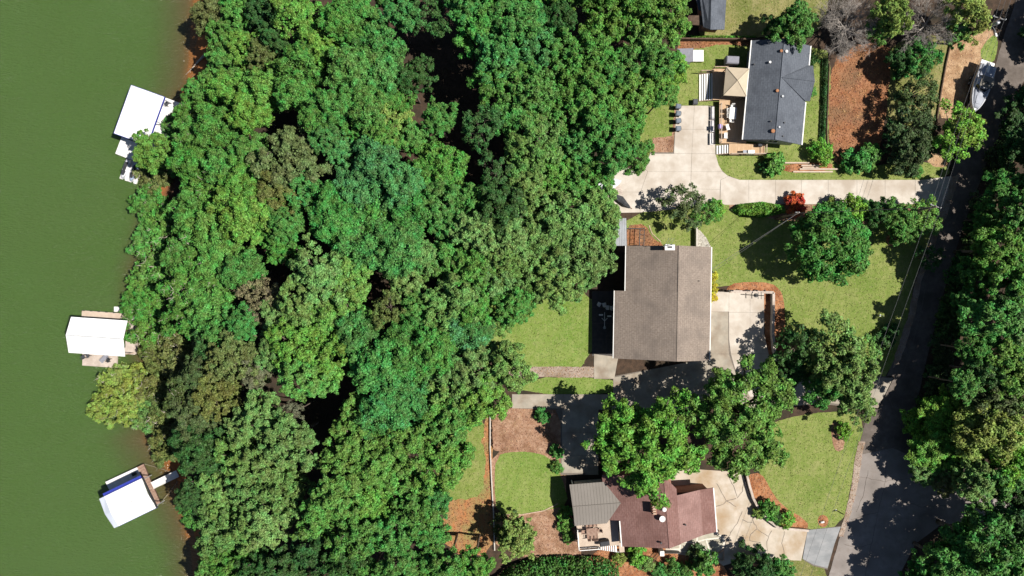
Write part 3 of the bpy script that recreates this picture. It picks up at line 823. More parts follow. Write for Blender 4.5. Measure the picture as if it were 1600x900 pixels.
_vc = {}
def plant(px, py, rpx, col, kind, zc, label=None, cat='tree', group=None, name='broadleaf_tree', squash=1.0):
    """a tree whose crown centre, zc metres above the yards, lies under the photo pixel; trunk straight below it"""
    lst = VAR[kind]
    i = _vc.get(kind, rnd.randrange(9)); _vc[kind] = i + 1
    cm, bm, tm, R, vz = lst[i % len(lst)]
    c = P(px, py, zc)
    gz = ground_z(c.x, c.y)
    r = rpx * (CAM_H - zc) / FPX
    s = r / R
    root = empty(name, (c.x, c.y, gz), rnd.uniform(0, 6.28))
    j = 1.14 + 0.32 * rnd.random()
    pc = PAL[col]
    colr = (pc[0] * j * rnd.uniform(0.9, 1.12), pc[1] * j, pc[2] * j * rnd.uniform(0.85, 1.15), 1)
    h = zc - gz
    crown = bpy.data.objects.new('crown' if cat == 'tree' else 'foliage', cm); crown.color = colr
    crown.location = (0, 0, h); crown.scale = (s, s, s * squash)
    br = bpy.data.objects.new('branches', bm)
    br.location = (0, 0, h); br.scale = (s, s, s * squash)
    tr = bpy.data.objects.new('trunk' if cat == 'tree' else 'stem', tm)
    tr.scale = (s, s, max(0.05, (h - R * vz * s * squash * 0.72) / 10))
    for o in (tr, br, crown):
        C.objects.link(o); o.parent = root
    tag(root, label, cat, group)
    return root

# forest trees: photo x, y, crown radius (photo px), colour, [kind], [height of crown centre]
FOREST = '''
335 20 30 o f|352 62 30 g f|382 22 32 g f|357 100 30 g f|388 78 30 b f|330 140 30 g f|306 146 20 g l|292 176 20 g l|362 140 32 b b|392 172 34 b b|280 198 25 g l 6|238 232 30 b f 6|256 252 24 g l 6|240 276 26 o l 6
300 215 32 g l|312 262 38 g b|342 202 36 g b|356 268 36 g b|392 240 32 g b|415 18 30 d f|470 30 36 b f|500 72 36 b f|532 38 32 g b|556 12 28 g b|592 70 36 e b|594 120 34 e b|546 108 36 g b|480 102 36 g b|465 142 32 g b
412 88 27 o f|420 142 38 b b|522 162 32 g b|500 192 30 g b|606 196 36 y f|512 222 27 t f|456 248 48 o f|534 232 30 t f|592 254 40 t b|560 286 36 t b|686 188 28 g f|692 258 38 g b|664 22 30 d o 3|752 40 44 e f 12.5|776 92 40 e f 13
782 134 38 g f 13|730 8 27 e f 12|752 200 30 d o 3|776 268 24 d o 3|820 36 44 e f|832 84 40 t f|812 112 34 e f|882 88 36 g f|922 88 40 g f|952 22 44 b f|1002 14 44 b f|1040 22 38 b f|1012 62 38 b f|1032 100 32 g f|986 112 36 g f|1046 112 24 v b 5
962 130 34 g f|892 132 38 g f|832 152 40 g f|812 192 38 g f|872 180 38 g f|922 160 36 g f|986 152 34 b f|1012 140 30 b f|1034 150 22 b f 5|942 202 36 e f|982 196 30 g f 6|902 232 36 e f|832 242 44 l f|862 272 40 b f|962 238 34 e f 7|992 240 28 g f 6|930 282 32 g f|822 292 36 l f|900 288 30 g f
410 342 38 b b|450 352 32 g f|440 384 30 g f|522 322 36 e b|532 352 42 e b|572 312 40 t b|602 342 44 e b|572 382 42 e b|626 390 40 e b|642 332 40 e b|682 322 36 g f|702 352 36 g f|742 322 38 g f|742 362 36 l f|702 402 38 g f|662 402 32 l f|742 422 40 b f
792 380 36 l f|772 440 38 l f|722 462 40 l f|690 482 34 l f|502 430 44 l f|542 440 38 b f|472 472 40 l f|522 492 44 b f|442 502 32 l f|462 540 44 b f|512 560 44 b f|432 552 30 l f|482 588 40 b f|608 482 24 o o|632 436 30 l f|410 462 28 n o|404 498 24 n o
562 532 42 e b|592 572 44 e b|632 552 42 e b|662 512 36 e b|650 480 28 g f|682 552 36 e b|722 522 38 t b|746 512 26 t b|742 592 42 l f|792 574 36 l f|770 560 30 l f|832 322 44 l f|862 352 48 l f|902 342 48 l f|932 330 36 l f|842 382 42 l f|882 402 48 l f|922 402 38 l f|932 368 30 l f|832 432 40 l f|872 446 34 l f|816 470 26 g f 6|900 436 32 l f
236 322 30 g l 7|272 352 40 g l 8|230 376 24 g l 5|302 332 38 g b|332 352 40 b b|382 332 40 b b|352 392 38 g b|262 416 38 g l 8|312 402 36 g l|302 442 40 g l|342 442 38 g l|382 422 32 g b|216 482 28 g l 6|252 470 30 g l 7|242 512 34 g l 7|292 492 36 g l|332 482 38 g b|352 512 34 g f|372 562 36 o f|330 536 30 d f|292 560 38 o l 8|252 556 34 o l 7|312 582 32 s f|382 506 28 e f
182 612 34 y l 6|162 640 24 y l 5|222 622 32 y l 7|250 602 30 o l 7|292 622 38 s l|342 622 36 o f|272 672 38 o l 7|312 652 36 s f|258 702 22 o l 3.5|324 704 38 d b 2.5|312 766 32 d b 1.5|310 800 26 g f 6|392 660 36 l f|380 712 40 l f|392 762 36 l f|352 830 40 l f|340 866 32 g f|390 820 36 l f|362 884 36 g f|332 894 28 l f
412 652 34 l f|452 690 42 l f|412 722 38 l f|442 762 42 l f|422 812 38 l f|456 646 18 n o 6|562 682 40 b f|602 642 40 e b|622 612 36 e b|650 634 36 e b|562 648 34 b f|542 722 40 b f|592 722 42 b f|642 692 40 b f|682 642 40 g f|722 612 40 l f|758 622 36 b f|702 662 36 g f|732 645 26 g f 6|690 722 40 b f|716 706 22 b f 6
642 752 44 b f|582 780 44 b f|532 770 40 b f|502 802 40 b f|562 832 40 g f|612 832 38 e f|652 802 38 g f|680 780 26 e f 6|672 832 30 e f|492 862 36 d f|452 884 32 d f 4|542 882 36 d f|622 882 32 g f|662 882 32 g f|702 888 32 g f|742 886 30 b f|412 884 32 d f 4|580 900 34 g f|660 912 30 g f
540 -22 34 g f|450 -20 34 g f|380 -24 32 g f|610 -18 32 e f|720 -28 34 e f|780 -22 36 e f|850 -18 40 b f|920 -25 40 g f|990 -30 40 b f|1050 -22 34 b f|340 930 34 l f|440 930 36 d f|530 935 36 g f|640 930 34 g f|760 935 34 g f
625 290 34 t b|660 285 34 g b|700 310 26 g f|480 300 32 t f|430 305 34 o f|385 285 34 g b|330 300 30 g l|575 172 32 g b|562 205 26 g f|640 128 26 d f 6|618 165 26 g f 7|645 215 28 g f 8|660 110 22 d o 4|215 598 28 y l 6|244 638 30 l l 6|205 640 24 y l 5|190 584 18 y l 5|228 655 20 l l 5|262 630 30 o l 7|800 480 28 g f|540 30 26 g f|430 60 22 d f 4|620 20 30 e f|600 215 26 b f|780 500 24 l f 6|700 580 34 l f|640 590 34 e b|600 680 34 b f|800 40 36 e f|872 24 30 d f 3|850 220 36 l f|780 320 36 d f|800 350 36 l f|790 410 34 l f|740 480 34 g f|350 560 30 o f|400 580 22 n o 6|280 400 30 g l|225 440 24 g l 5|300 690 30 d b|350 760 34 l f|345 795 30 l f|300 792 20 d f
'''
KIND = {'f': 'fine', 'b': 'bold', 'l': 'limby', 'o': 'open'}
ftrees = []
for row in FOREST.strip().replace('\n', '|').split('|'):
    q = row.split()
    ftrees.append((float(q[0]), float(q[1]), float(q[2]), q[3], KIND[q[4]], float(q[5]) if len(q) > 5 else None))
rnd.seed(21)
def zone(x, y):
    if x < 345: a = 'on the shore'
    elif x < 520: a = 'behind the shore'
    elif x < 680: a = 'amid the woods'
    elif x < 800: a = 'in the inner woods'
    elif y < 300: a = 'by the slate roof'
    else: a = 'by the tan roof'
    if x >= 800 and 500 < y: a = 'below the lakeside lawn'
    if x >= 680 and y > 660: a = 'below the clay slope'
    b = 'by the upper dock' if y < 300 else 'by the middle dock' if y < 600 else 'by the lower dock'
    if x >= 345: b = 'upper third' if y < 300 else 'middle third' if y < 600 else 'lower third'
    return a, b
KN = {'fine': 'fine leaved', 'bold': 'billowy', 'limby': 'pale limbed', 'open': 'thin crowned'}
counts = {}
rows = []
for (x, y, r, c, k, z) in ftrees:
    za, zb = zone(x, y)
    rows.append((x, y, r, c, k, z, f'{COLNAME[c]} {KN[k]} tree {za}, {zb}'))
ORD = ['first', 'second', 'third', 'fourth', 'fifth', 'sixth', 'seventh', 'eighth', 'ninth', 'tenth', 'eleventh', 'twelfth', 'thirteenth', 'fourteenth', 'fifteenth', 'sixteenth', 'seventeenth', 'eighteenth', 'nineteenth', 'twentieth']
by = {}
for q in rows: by.setdefault(q[6], []).append(q)
for lab, qs in by.items():
    qs.sort(key=lambda q: q[0])
    for n, (x, y, r, c, k, z, _) in enumerate(qs):
        l = lab if len(qs) == 1 else f'{lab}, {ORD[n]} from water'
        ds = x - float(np.interp(y, [q[0] for q in SHORE_PX], [q[1] for q in SHORE_PX]))
        zz = float(np.interp(ds, [-70, 10, 60, 130, 240], [0.6, 1.6, 4.0, 7.5, 10.5])) + rnd.uniform(-1.2, 1.4) * min(1, max(0.2, ds / 120))
        if x > 800: zz -= 1.5
        if k == 'limby' and z: zz -= 4.5
        plant(x, y, r * rnd.uniform(0.97, 1.08), c, k, zz, l, group='trees of the lakeside woods')

# woods across the road (stand right of the carriageway)
_ry = [y for x, y in road_r]; 
def road_edge(py):
    pts = [(x, y) for x, y in road_r if not (735 < y < 850 and x > 1440)]
    pts.sort(key=lambda q: q[1])
    return float(np.interp(py, [q[1] for q in pts], [q[0] for q in pts]))
RIGHT = '''
1600 170 34 d f|1586 232 32 d f|1572 300 34 g f|1540 340 24 b f|1600 335 40 g f|1558 388 42 b f|1526 425 30 g f|1590 442 42 b f|1512 470 22 g f|1545 500 42 g f|1598 520 42 l f|1520 545 26 g f|1562 566 44 b f|1602 606 44 l f|1504 600 26 g f|1550 628 40 s f
1470 640 28 v b|1440 662 32 v f|1458 704 34 v b|1446 738 24 l f|1510 640 40 v f|1488 682 44 v f|1536 676 50 y b 1|1500 726 36 g f|1582 706 44 v b|1482 746 24 o f|1522 752 34 l f|1560 742 36 g f|1530 850 60 g f|1592 822 46 d f|1478 880 40 g f|1596 900 48 b f|1440 905 34 e f|1545 905 40 g f
1650 120 40 d f|1660 220 44 d f|1650 400 46 g f|1660 500 46 g f|1650 590 46 g f|1650 680 46 g f|1660 860 50 g f|1620 60 30 d f|1690 20 44 d f|1500 960 50 g f|1590 970 48 g f|1640 280 44 d f
1575 480 30 d f|1535 580 28 d f|1600 570 34 d f|1600 765 34 d f|1625 440 40 d f
'''
rows = []
for row in RIGHT.strip().replace('\n', '|').split('|'):
    q = row.split()
    x, y, r = float(q[0]), float(q[1]), float(q[2])
    a = 'near the parked boat' if y < 320 else 'facing the front lawn' if y < 560 else 'above the road junction' if y < 780 else 'below the road junction'
    over = 'over the road'
    if x > 1605: a, over = 'deep in the woods, ' + ('top' if y < 320 else 'middle' if y < 560 else 'low') + ' right', ''
    rows.append((x, y, r, q[3], KIND[q[4]], f'{COLNAME[q[3]]} {KN[KIND[q[4]]]} tree {over} {a}'.replace('  ', ' ')))
by = {}
for q in rows: by.setdefault(q[5], []).append(q)
for lab, qs in by.items():
    qs.sort(key=lambda q: q[1])
    for n, (x, y, r, c, k, _) in enumerate(qs):
        zmax = CAM_H * (1 - (road_edge(450 + (y - 450) * 0.93) - 6 - 800) / (x - 800))
        zz = max(1.6, min(4.2 if 630 < y < 760 and x < 1520 else 7.0 if 600 < y < 790 else 8.5, zmax - 0.6))
        plant(x, y, r, c, k, zz, lab if len(qs) == 1 else f'{lab}, {ORD[n]} from top', group='trees across the road', squash=min(1.0, max(0.55, zz / 6)))

rnd.seed(77)
for n, y in enumerate(range(150, 715, 24)):
    x = road_edge(y) + rnd.uniform(12, 26)
    plant(x, y, rnd.uniform(15, 22), rnd.choice('dds'), rnd.choice(['shrub', 'leafy_shrub']), rnd.uniform(0.9, 1.4), f'dark undergrowth bush on the far road verge, {ORD[n] if n < 20 else 0} from the top' if n < 20 else f'dark undergrowth bush on the far verge {["just above", "right above", "closest to", "beside"][n - 20]} the junction', 'bush', 'bushes on the far road verge', 'bush')
# yard trees
def yard(x, y, r, c, k, z, label, name='yard_tree', cat='tree', group=None, squash=1.0):
    return plant(x, y, r, c, k, z, label, cat, group, name, squash)
yard(1012, 692, 82, 'v', 'wide', 8.2, 'wide fresh green tree overhanging the brown roofed house')
yard(1158, 650, 82, 'b', 'wide', 8.6, 'wide mid green tree between the tan and brown roofed houses')
yard(1292, 382, 60, 'g', 'compact', 5.4, 'round green tree standing alone on the front lawn of the tan roofed house')
yard(1250, 545, 36, 'd', 'open', 4.5, 'dark open crowned tree beside the red mulch bed of the parking pad')
yard(1232, 580, 28, 'd', 'fine', 3.5, 'dark low tree at the foot of the parking pad wall')
yard(1304, 548, 44, 'l', 'open', 6.5, 'pale feathery tree on the lawn beside the road, nearer the lawn')
yard(1322, 590, 44, 'l', 'fine', 7.0, 'pale leafy tree hanging over the road edge below the front lawn')
yard(1292, 600, 36, 'g', 'fine', 6.0, 'mid green tree shading the shared driveway near the road')
yard(1335, 625, 34, 'l', 'fine', 6.0, 'pale tree at the road edge above the junction lawn')
yard(1330, 552, 36, 'l', 'open', 6.0, 'pale thin crowned tree at the road end of the front lawn')
yard(1068, 322, 32, 's', 'open', 3.6, 'dusky open crowned tree leaning over the concrete driveway')
yard(1105, 332, 20, 'b', 'open', 2.2, 'small bright sapling beside the hedge on the driveway')
yard(1240, 40, 34, 'g', 'fine', 4.5, 'round green tree above the slate roofed house')
yard(1212, 45, 20, 'd', 'fine', 3.0, 'small dark tree at the top corner of the slate roofed house')
yard(1388, 22, 30, 'y', 'fine', 6.0, 'yellow green tree between the two bare trees', squash=1.2)
yard(1374, 50, 20, 'b', 'fine', 4.5, 'bright slim tree at the head of the clay patch')
yard(1512, 22, 36, 'y', 'fine', 6.0, 'yellow green tree beside the utility pole at the top of the road')
yard(1492, 50, 24, 'b', 'fine', 4.5, 'bright green tree above the dirt strip')
yard(1434, 92, 30, 'e', 'fine', 3.0, 'dense emerald tree below the second bare tree')
yard(1404, 95, 22, 'd', 'fine', 2.8, 'very dark tree at the upper right of the clay patch')
yard(1432, 145, 32, 's', 'open', 3.2, 'dusky green tree beside the clay patch, uppermost of three')
yard(1424, 192, 34, 's', 'open', 3.2, 'dusky green tree beside the clay patch, middle of three')
yard(1420, 238, 34, 's', 'fine', 3.0, 'dusky green tree beside the clay patch, lowest of three')
yard(1398, 215, 20, 'd', 'open', 2.6, 'dark thin tree on the edge of the clay patch')
yard(1498, 207, 38, 'v', 'open', 4.5, 'vivid lime tree under the power lines beside the parked boat')
yard(1500, 205, 28, 'y', 'fine', 4.2, 'yellow green tree growing through the lime tree by the boat')
yard(806, 838, 34, 'y', 'fine', 4.5, 'round yellow green tree on the mulch below the oval lawn')
yard(790, 820, 22, 's', 'open', 3.0, 'dusky thin tree beside the round yellow green tree')
yard(1405, 340, 27, 'b', 'fine', 3.4, 'leafy green tree in the driveway bed, nearer the lawn')
yard(1440, 334, 26, 'b', 'open', 3.4, 'open leafy tree at the road end of the driveway bed')
yard(1412, 362, 20, 'b', 'fine', 2.6, 'low leafy tree in front of the driveway bed')
yard(1446, 352, 20, 'l', 'open', 2.6, 'thin pale tree under the power line at the lawn corner')
yard(1366, 332, 22, 'd', 'fine', 2.8, 'dark rounded tree in the middle of the driveway bed')
yard(1335, 325, 19, 'v', 'shrub', 2.4, 'bright round bush tree in the driveway bed')
yard(1452, 402, 20, 'd', 'open', 2.4, 'dark scrubby tree at the road edge beside the front lawn', squash=0.8)
yard(1180, 885, 34, 'd', 'fine', 3.0, 'dark green tree below the crazed forecourt')
yard(1215, 895, 28, 'g', 'fine', 3.0, 'mid green tree at the bottom edge beside the forecourt')
yard(1100, 880, 18, 'g', 'leafy_shrub', 1.8, 'spiky green small tree below the paved terrace')
# shrubs
def shrub(x, y, r, c, k, label, z=None, group='garden shrubs'):
    return plant(x, y, r, c, k, z if z else r / 11 * 0.55, label, 'shrub', group, 'shrub')
for a in [(1280, 240, 18, 'v', 'shrub', 'round bright green shrub at the foot of the clay patch'), (1208, 258, 16, 'b', 'leafy_shrub', 'leafy shrub beside the timber steps below the deck'), (1198, 262, 11, 'd', 'leafy_shrub', 'dark small shrub below the deck corner'),
          (1340, 252, 20, 'e', 'leafy_shrub', 'broad leaved shrub at the lower edge of the clay patch'), (1358, 244, 18, 'g', 'leafy_shrub', 'green leafy shrub under the dusky trees'), (1325, 258, 11, 'g', 'shrub', 'small shrub at the end of the timber steps'),
          (1242, 318, 16, 'r', 'leafy_shrub', 'red leaved shrub at the driveway edge'), (1300, 325, 15, 'y', 'shrub', 'yellow green round shrub in the driveway bed'), (1318, 330, 11, 'd', 'shrub', 'dark small shrub between two bright shrubs in the bed'),
          (1266, 142, 8, 'b', 'leafy_shrub', 'small bright shrub by the front step of the slate roofed house'), (1268, 95, 10, 'd', 'shrub', 'dark shrub at the top corner of the slate roofed house'),
          (882, 803, 11, 'b', 'leafy_shrub', 'bright shrub beside the beige deck, uppermost'), (884, 820, 11, 'b', 'leafy_shrub', 'bright shrub beside the beige deck, middle one'), (888, 838, 9, 'b', 'leafy_shrub', 'bright shrub beside the beige deck, lowest'),
          (848, 650, 11, 'e', 'leafy_shrub', 'emerald shrub in the shade on the brown mulch'), (870, 706, 10, 'g', 'leafy_shrub', 'green shrub at the garden slab, upper one'), (870, 730, 9, 'g', 'shrub', 'green shrub at the garden slab, lower one'),
          (995, 868, 15, 'v', 'leafy_shrub', 'vivid green shrub below the deck stairs'), (1010, 882, 12, 'l', 'shrub', 'pale shrub below the brown roofed house'), (968, 872, 10, 'y', 'shrub', 'yellow green shrub at the deck stairs'),
          (1090, 868, 15, 's', 'leafy_shrub', 'spiky dusky shrub beside the paved terrace'), (1050, 888, 14, 'g', 'shrub', 'green shrub in the red mulch below the chimney end'), (1072, 892, 13, 'g', 'shrub', 'green shrub at the bottom edge, right of the path'), (1030, 893, 12, 'e', 'shrub', 'emerald shrub at the bottom edge beside the path'),
          (1228, 812, 12, 'v', 'shrub', 'clipped round green shrub at the forecourt bed'), (1200, 795, 15, 'b', 'leafy_shrub', 'bright loose shrub in the forecourt bed'), (1186, 800, 10, 'y', 'leafy_shrub', 'yellow green shrub hanging over the forecourt wall'), (1214, 810, 9, 'd', 'shrub', 'dark shrub beside the clipped round shrub'),
          (1318, 672, 12, 'v', 'leafy_shrub', 'bright shrub in the small mulch bed by the road'),
          (1113, 432, 8, 'u', 'shrub', 'yellow shrub against the tan roofed house, upper one'), (1113, 450, 8, 'u', 'shrub', 'yellow shrub against the tan roofed house, middle one'), (1112, 466, 8, 'u', 'shrub', 'yellow shrub against the tan roofed house, lowest one'),
          (1120, 325, 12, 'v', 'leafy_shrub', 'low bright shrub at the hedge end'), (1382, 532, 14, 'd', 'leafy_shrub', 'dark scrub at the road edge below the wide lawn'), (1392, 516, 11, 'd', 'leafy_shrub', 'small dark scrub at the road edge under the wires'),
          (1430, 268, 10, 'g', 'shrub', 'small green shrub at the driveway top'), (1300, 845, 0, '', '', '')]:
    if a[2]: shrub(*a)

# hedges: one body of foliage each
def hedge(name, px, h, n, leaf, col, label, wobble=0.25):
    rg = np.random.default_rng(int(px[0][0]))
    poly = [P(x, y, 0) for x, y in px]
    xs_ = [p.x for p in poly]; ys_ = [p.y for p in poly]
    pts = []
    def inside(x, y):
        k = False
        for i in range(len(poly)):
            a, b_ = poly[i], poly[i - 1]
            if (a.y > y) != (b_.y > y) and x < (b_.x - a.x) * (y - a.y) / (b_.y - a.y) + a.x: k = not k
        return k
    while len(pts) < n:
        x, y = rg.uniform(min(xs_), max(xs_)), rg.uniform(min(ys_), max(ys_))
        if not inside(x, y): continue
        d = min(abs(((b_ - a).x * (a.y - y) - (a.x - x) * (b_ - a).y) / ((b_ - a).length + 1e-6)) for a, b_ in zip(poly, poly[1:] + poly[:1]))
        top = h * (1 - 0.75 * math.exp(-d / 0.35)) * (1 + wobble * mnoise.noise((x * 1.3, y * 1.3, 2)) + wobble * 0.7 * mnoise.noise((x * 3.1, y * 3.1, 7)))
        z = top * (1 - abs(rg.normal(0, 0.12))) if rg.random() < 0.8 else rg.uniform(0.1, 1) * top
        pts.append((x, y, z))
    c = sum(poly, Vector()) / len(poly)
    pos = np.array(pts) - np.array([c.x, c.y, 0])
    nr = unit(np.array([0, 0, 0.8]) + rg.normal(size=(n, 3)) * 0.5)
    root = empty(name, (c.x, c.y, 0))
    o = bpy.data.objects.new('foliage', leaf_mesh('foliage', pos, nr, leaf, seed=3))
    o.color = (*PAL[col], 1); o.parent = root; C.objects.link(o)
    mb = MB()
    for k in range(0, n, max(1, n // 26)):
        x, y, z = pts[k]
        mb.tube([(x, y, -0.05), (x + 0.05, y, z * 0.5), (x, y + 0.06, z * 0.85)], [0.04, 0.03, 0.012], 4)
    mb.build('stems', M['bark'], root, kind='stuff')
    tag(root, label, 'hedge')
hedge('hedge', [(1142, 328), (1152, 320), (1190, 316), (1222, 322), (1228, 332), (1190, 340), (1155, 337)], 1.5, 5000, 0.24, 'v', 'long vivid green hedge along the concrete driveway')
hedge('hedge', [(1283, 92), (1293, 92), (1290, 160), (1287, 228), (1279, 228), (1282, 160)], 0.8, 4500, 0.2, 'd', 'narrow dark hedge between the lawn and the clay patch', 0.4)
hedge('hedge', [(770, 905), (800, 880), (840, 868), (880, 866), (940, 868), (965, 880), (968, 925), (770, 930)], 2.6, 11000, 0.3, 'g', 'tall broad green hedge along the bottom below the beige deck', 0.35)
hedge('hedge', [(1060, 56), (1180, 57), (1180, 60), (1060, 60)], 0.7, 1500, 0.2, 'v', 'low bright hedge along the top of the brown retaining wall', 0.3)

# bare trees
def bare_tree(px, py, r, zc, label, seed):
    rg = random.Random(seed)
    c = P(px, py, zc)
    R = r * (CAM_H - zc) / FPX
    root = thing('bare_tree', label, 'tree', (c.x, c.y, 0), group='bare trees by the clay patch')
    FRAMEM = FRAME[root]
    tb, bb, tw = MB(FRAMEM), MB(FRAMEM), MB(FRAMEM)
    tb.tube([(0, 0, -0.3), (0.05, 0, zc * 0.5), (0, 0.05, zc * 0.75)], [0.24, 0.19, 0.15], 8)
    def grow(p, d, L, rad, lev):
        q = p + d * L * 0.5 + Vector((rg.uniform(-1, 1), rg.uniform(-1, 1), rg.uniform(-0.3, 0.6))) * L * 0.08
        e = p + d * L
        (bb if lev < 2 else tw).tube([p, q, e], [rad, rad * 0.75, rad * 0.45], 5 if lev < 2 else 3, cap=False)
        if lev >= 4: return
        for k in range(5 if lev < 3 else 4):
            t = rg.uniform(0.3, 1.0)
            s = p.lerp(q, t * 2) if t < 0.5 else q.lerp(e, t * 2 - 1)
            dd = (d + Vector((rg.uniform(-1, 1), rg.uniform(-1, 1), rg.uniform(-0.6, 0.7))) * 0.75).normalized()
            grow(s, dd, L * rg.uniform(0.45, 0.7), max(0.012, rad * 0.5), lev + 1)
    base = Vector((0, 0, zc * 0.55))
    for k in range(16):
        a = k * 2.4 + rg.uniform(-0.3, 0.3)
        up = rg.uniform(0.05, 1.1)
        d = Vector((math.cos(a), math.sin(a), up)).normalized()
        grow(base + Vector((0, 0, zc * 0.02 * k)), d, R * rg.uniform(0.55, 0.75), 0.075, 0)
    tb.build('trunk', M['twig_grey'], root, smooth=True)
    bb.build('branches', M['twig_grey'], root, smooth=True)
    tw.build('twigs', M['twig_grey'], root, kind='stuff')
bare_tree(1325, 42, 50, 4.2, 'grey bare tree above the clay patch beside the slate roofed house', 5)
bare_tree(1452, 36, 48, 4.4, 'grey bare tree nearer the road at the top', 9)
# ------------------------------------------------------------------ houses
def win(parent, frame, c, axis_, w, h, mat='white_paint'):
    """window on a wall: frame bars as part, pane as sub-part; axis_ = outward local direction"""
    fx = axis_ in ('+x', '-x')
    sg = 1 if axis_[0] == '+' else -1
    def bx(mb, du, dz, su, sz, out):
        cc = Vector(c) + (Vector((sg * out, du, dz)) if fx else Vector((du, sg * out, dz)))
        mb.box(cc, (0.06, su, sz) if fx else (su, 0.06, sz))
    mb = MB(frame)
    bx(mb, -w / 2, 0, 0.08, h + 0.08, 0.03); bx(mb, w / 2, 0, 0.08, h + 0.08, 0.03)
    bx(mb, 0, h / 2, w - 0.08, 0.08, 0.03); bx(mb, 0, -h / 2, w - 0.08, 0.08, 0.03); bx(mb, 0, 0, 0.05, h - 0.08, 0.028)
    o = mb.build('window', M[mat], parent)
    mp = MB(frame); bx(mp, 0, 0, w, h, 0.0)
    mp.build('pane', M['glass'], o)

def door(parent, frame, c, axis_, w, h, mat):
    fx = axis_ in ('+x', '-x')
    sg = 1 if axis_[0] == '+' else -1
    cc = Vector(c) + (Vector((sg * 0.03, 0, 0)) if fx else Vector((0, sg * 0.03, 0)))
    o = MB(frame).box(cc, (0.08, w, h) if fx else (w, 0.08, h)).build('door', M[mat], parent)
    hc = cc + (Vector((sg * 0.07, w * 0.4, 0)) if fx else Vector((w * 0.4, sg * 0.07, 0)))
    MB(frame).box(hc, (0.06, 0.06, 0.12)).build('handle', M['metal_grey'], o)

def roof_point(px, py, frame, zf):
    z = 4.0
    inv = frame.inverted()
    for _ in range(8):
        p = P(px, py, z); l = inv @ p
        z = zf(l.x, l.y)
    return P(px, py, z)

def boards(mb, x0, x1, y0, y1, z, w=0.14, along='y', t=0.03):
    if along == 'y':
        n = max(1, int((x1 - x0) / w)); s = (x1 - x0) / n
        for k in range(n):
            mb.box((x0 + (k + 0.5) * s, (y0 + y1) / 2, z - t / 2 + rnd.uniform(-0.003, 0.003)), (s - 0.012, y1 - y0, t))
    else:
        n = max(1, int((y1 - y0) / w)); s = (y1 - y0) / n
        for k in range(n):
            mb.box(((x0 + x1) / 2, y0 + (k + 0.5) * s, z - t / 2 + rnd.uniform(-0.003, 0.003)), (x1 - x0, s - 0.012, t))

def rail(parent, pts, h=0.95, mat='white_paint', post=1.8, name='railing'):
    """guard rail along local points (world coords): top rail, bottom rail, balusters"""
    mb = MB()
    for a, b_ in zip(pts, pts[1:]):
        a, b_ = Vector(a), Vector(b_)
        L = (b_ - a).length; d = (b_ - a) / L; rz = math.atan2(d.y, d.x)
        mid = (a + b_) / 2
        mb.box(mid + Vector((0, 0, h)), (L + 0.06, 0.09, 0.05), rz)
        mb.box(mid + Vector((0, 0, 0.12)), (L - 0.12, 0.05, 0.05), rz)
        n = int(L / 0.16)
        for k in range(1, n):
            mb.box(a + d * (L * k / n) + Vector((0, 0, h / 2 + 0.05)), (0.03, 0.03, h - 0.16), rz)
        m = max(1, round(L / post))
        for k in range(m + 1):
            mb.box(a + d * (L * k / m) + Vector((0, 0, h / 2 + 0.02)), (0.1, 0.1, h + 0.08), rz)
    return mb.build(name, M[mat], parent)

# ---- slate roofed house
O = Vector((36.45, 26.9, 0)); RZ = math.radians(-5.2)
h1 = thing('slate_roofed_house', 'house with dark slate grey shingle roof beside the concrete driveway', 'house', O, RZ)
F = FRAME[h1]
rx, ez, rzv = -0.25, 3.0, 4.65
w = MB(F)
w.box((-0.0, 0, 1.45), (7.1, 12.7, 2.9))
for sy in (-1, 1):
    y0, y1 = sorted((sy * 6.35, sy * 6.2))
    i = w.add([(-3.55, y0, 2.9), (3.55, y0, 2.9), (rx, y0, 4.42), (-3.55, y1, 2.9), (3.55, y1, 2.9), (rx, y1, 4.42)])
    w.f += [[i, i + 1, i + 2], [i + 5, i + 4, i + 3], [i, i + 3, i + 4, i + 1], [i + 1, i + 4, i + 5, i + 2], [i + 2, i + 5, i + 3, i]]
w.box((3.78, 1.6, 1.45), (0.5, 3.6, 2.9))
w.build('wall', M['wall_grey'], h1)
MB(F).slab([(-4.05, -6.85, ez), (rx, -6.85, rzv), (rx, 6.85, rzv), (-4.05, 6.85, ez)], 0.13).build('roof_slope', M['shingle_slate'], h1)
MB(F).slab([(4.05, -6.85, ez), (rx, -6.85, rzv), (rx, 6.85, rzv), (4.05, 6.85, ez)], 0.13).build('roof_slope', M['shingle_slate'], h1)
cg = MB(F)
cg.slab([(-0.1, 1.6, 4.64), (4.55, 1.6, 4.3), (4.55, 4.05, 3.25), (3.95, 4.05, 3.2)], 0.1)
cg.build('cross_gable_slope', M['shingle_slate'], h1)
MB(F).slab([(-0.1, 1.6, 4.64), (4.55, 1.6, 4.3), (4.55, -0.85, 3.25), (3.95, -0.85, 3.2)], 0.1).build('cross_gable_slope', M['shingle_slate'], h1)
MB(F).tube([(rx, -6.88, rzv + 0.01), (rx, 6.88, rzv + 0.01)], 0.05, 6).build('ridge_cap', M['shingle_slate'], h1)
MB(F).tube([(rx + 0.2, 1.6, 4.65), (4.56, 1.6, 4.31)], 0.05, 6).build('ridge_cap', M['shingle_slate'], h1)
MB(F).box((-4.12, 0, 2.93), (0.14, 13.7, 0.16)).build('gutter', M['white_paint'], h1)
MB(F).box((4.12, -3.9, 2.93), (0.14, 5.9, 0.16)).build('gutter', M['white_paint'], h1)
MB(F).box((4.12, 5.5, 2.93), (0.14, 2.7, 0.16)).build('gutter', M['white_paint'], h1)
zf1 = lambda x, y: (ez + (x + 4.05) / (4.05 + rx) * (rzv - ez)) if x < rx else (rzv - (x - rx) / (4.05 - rx) * (rzv - ez))
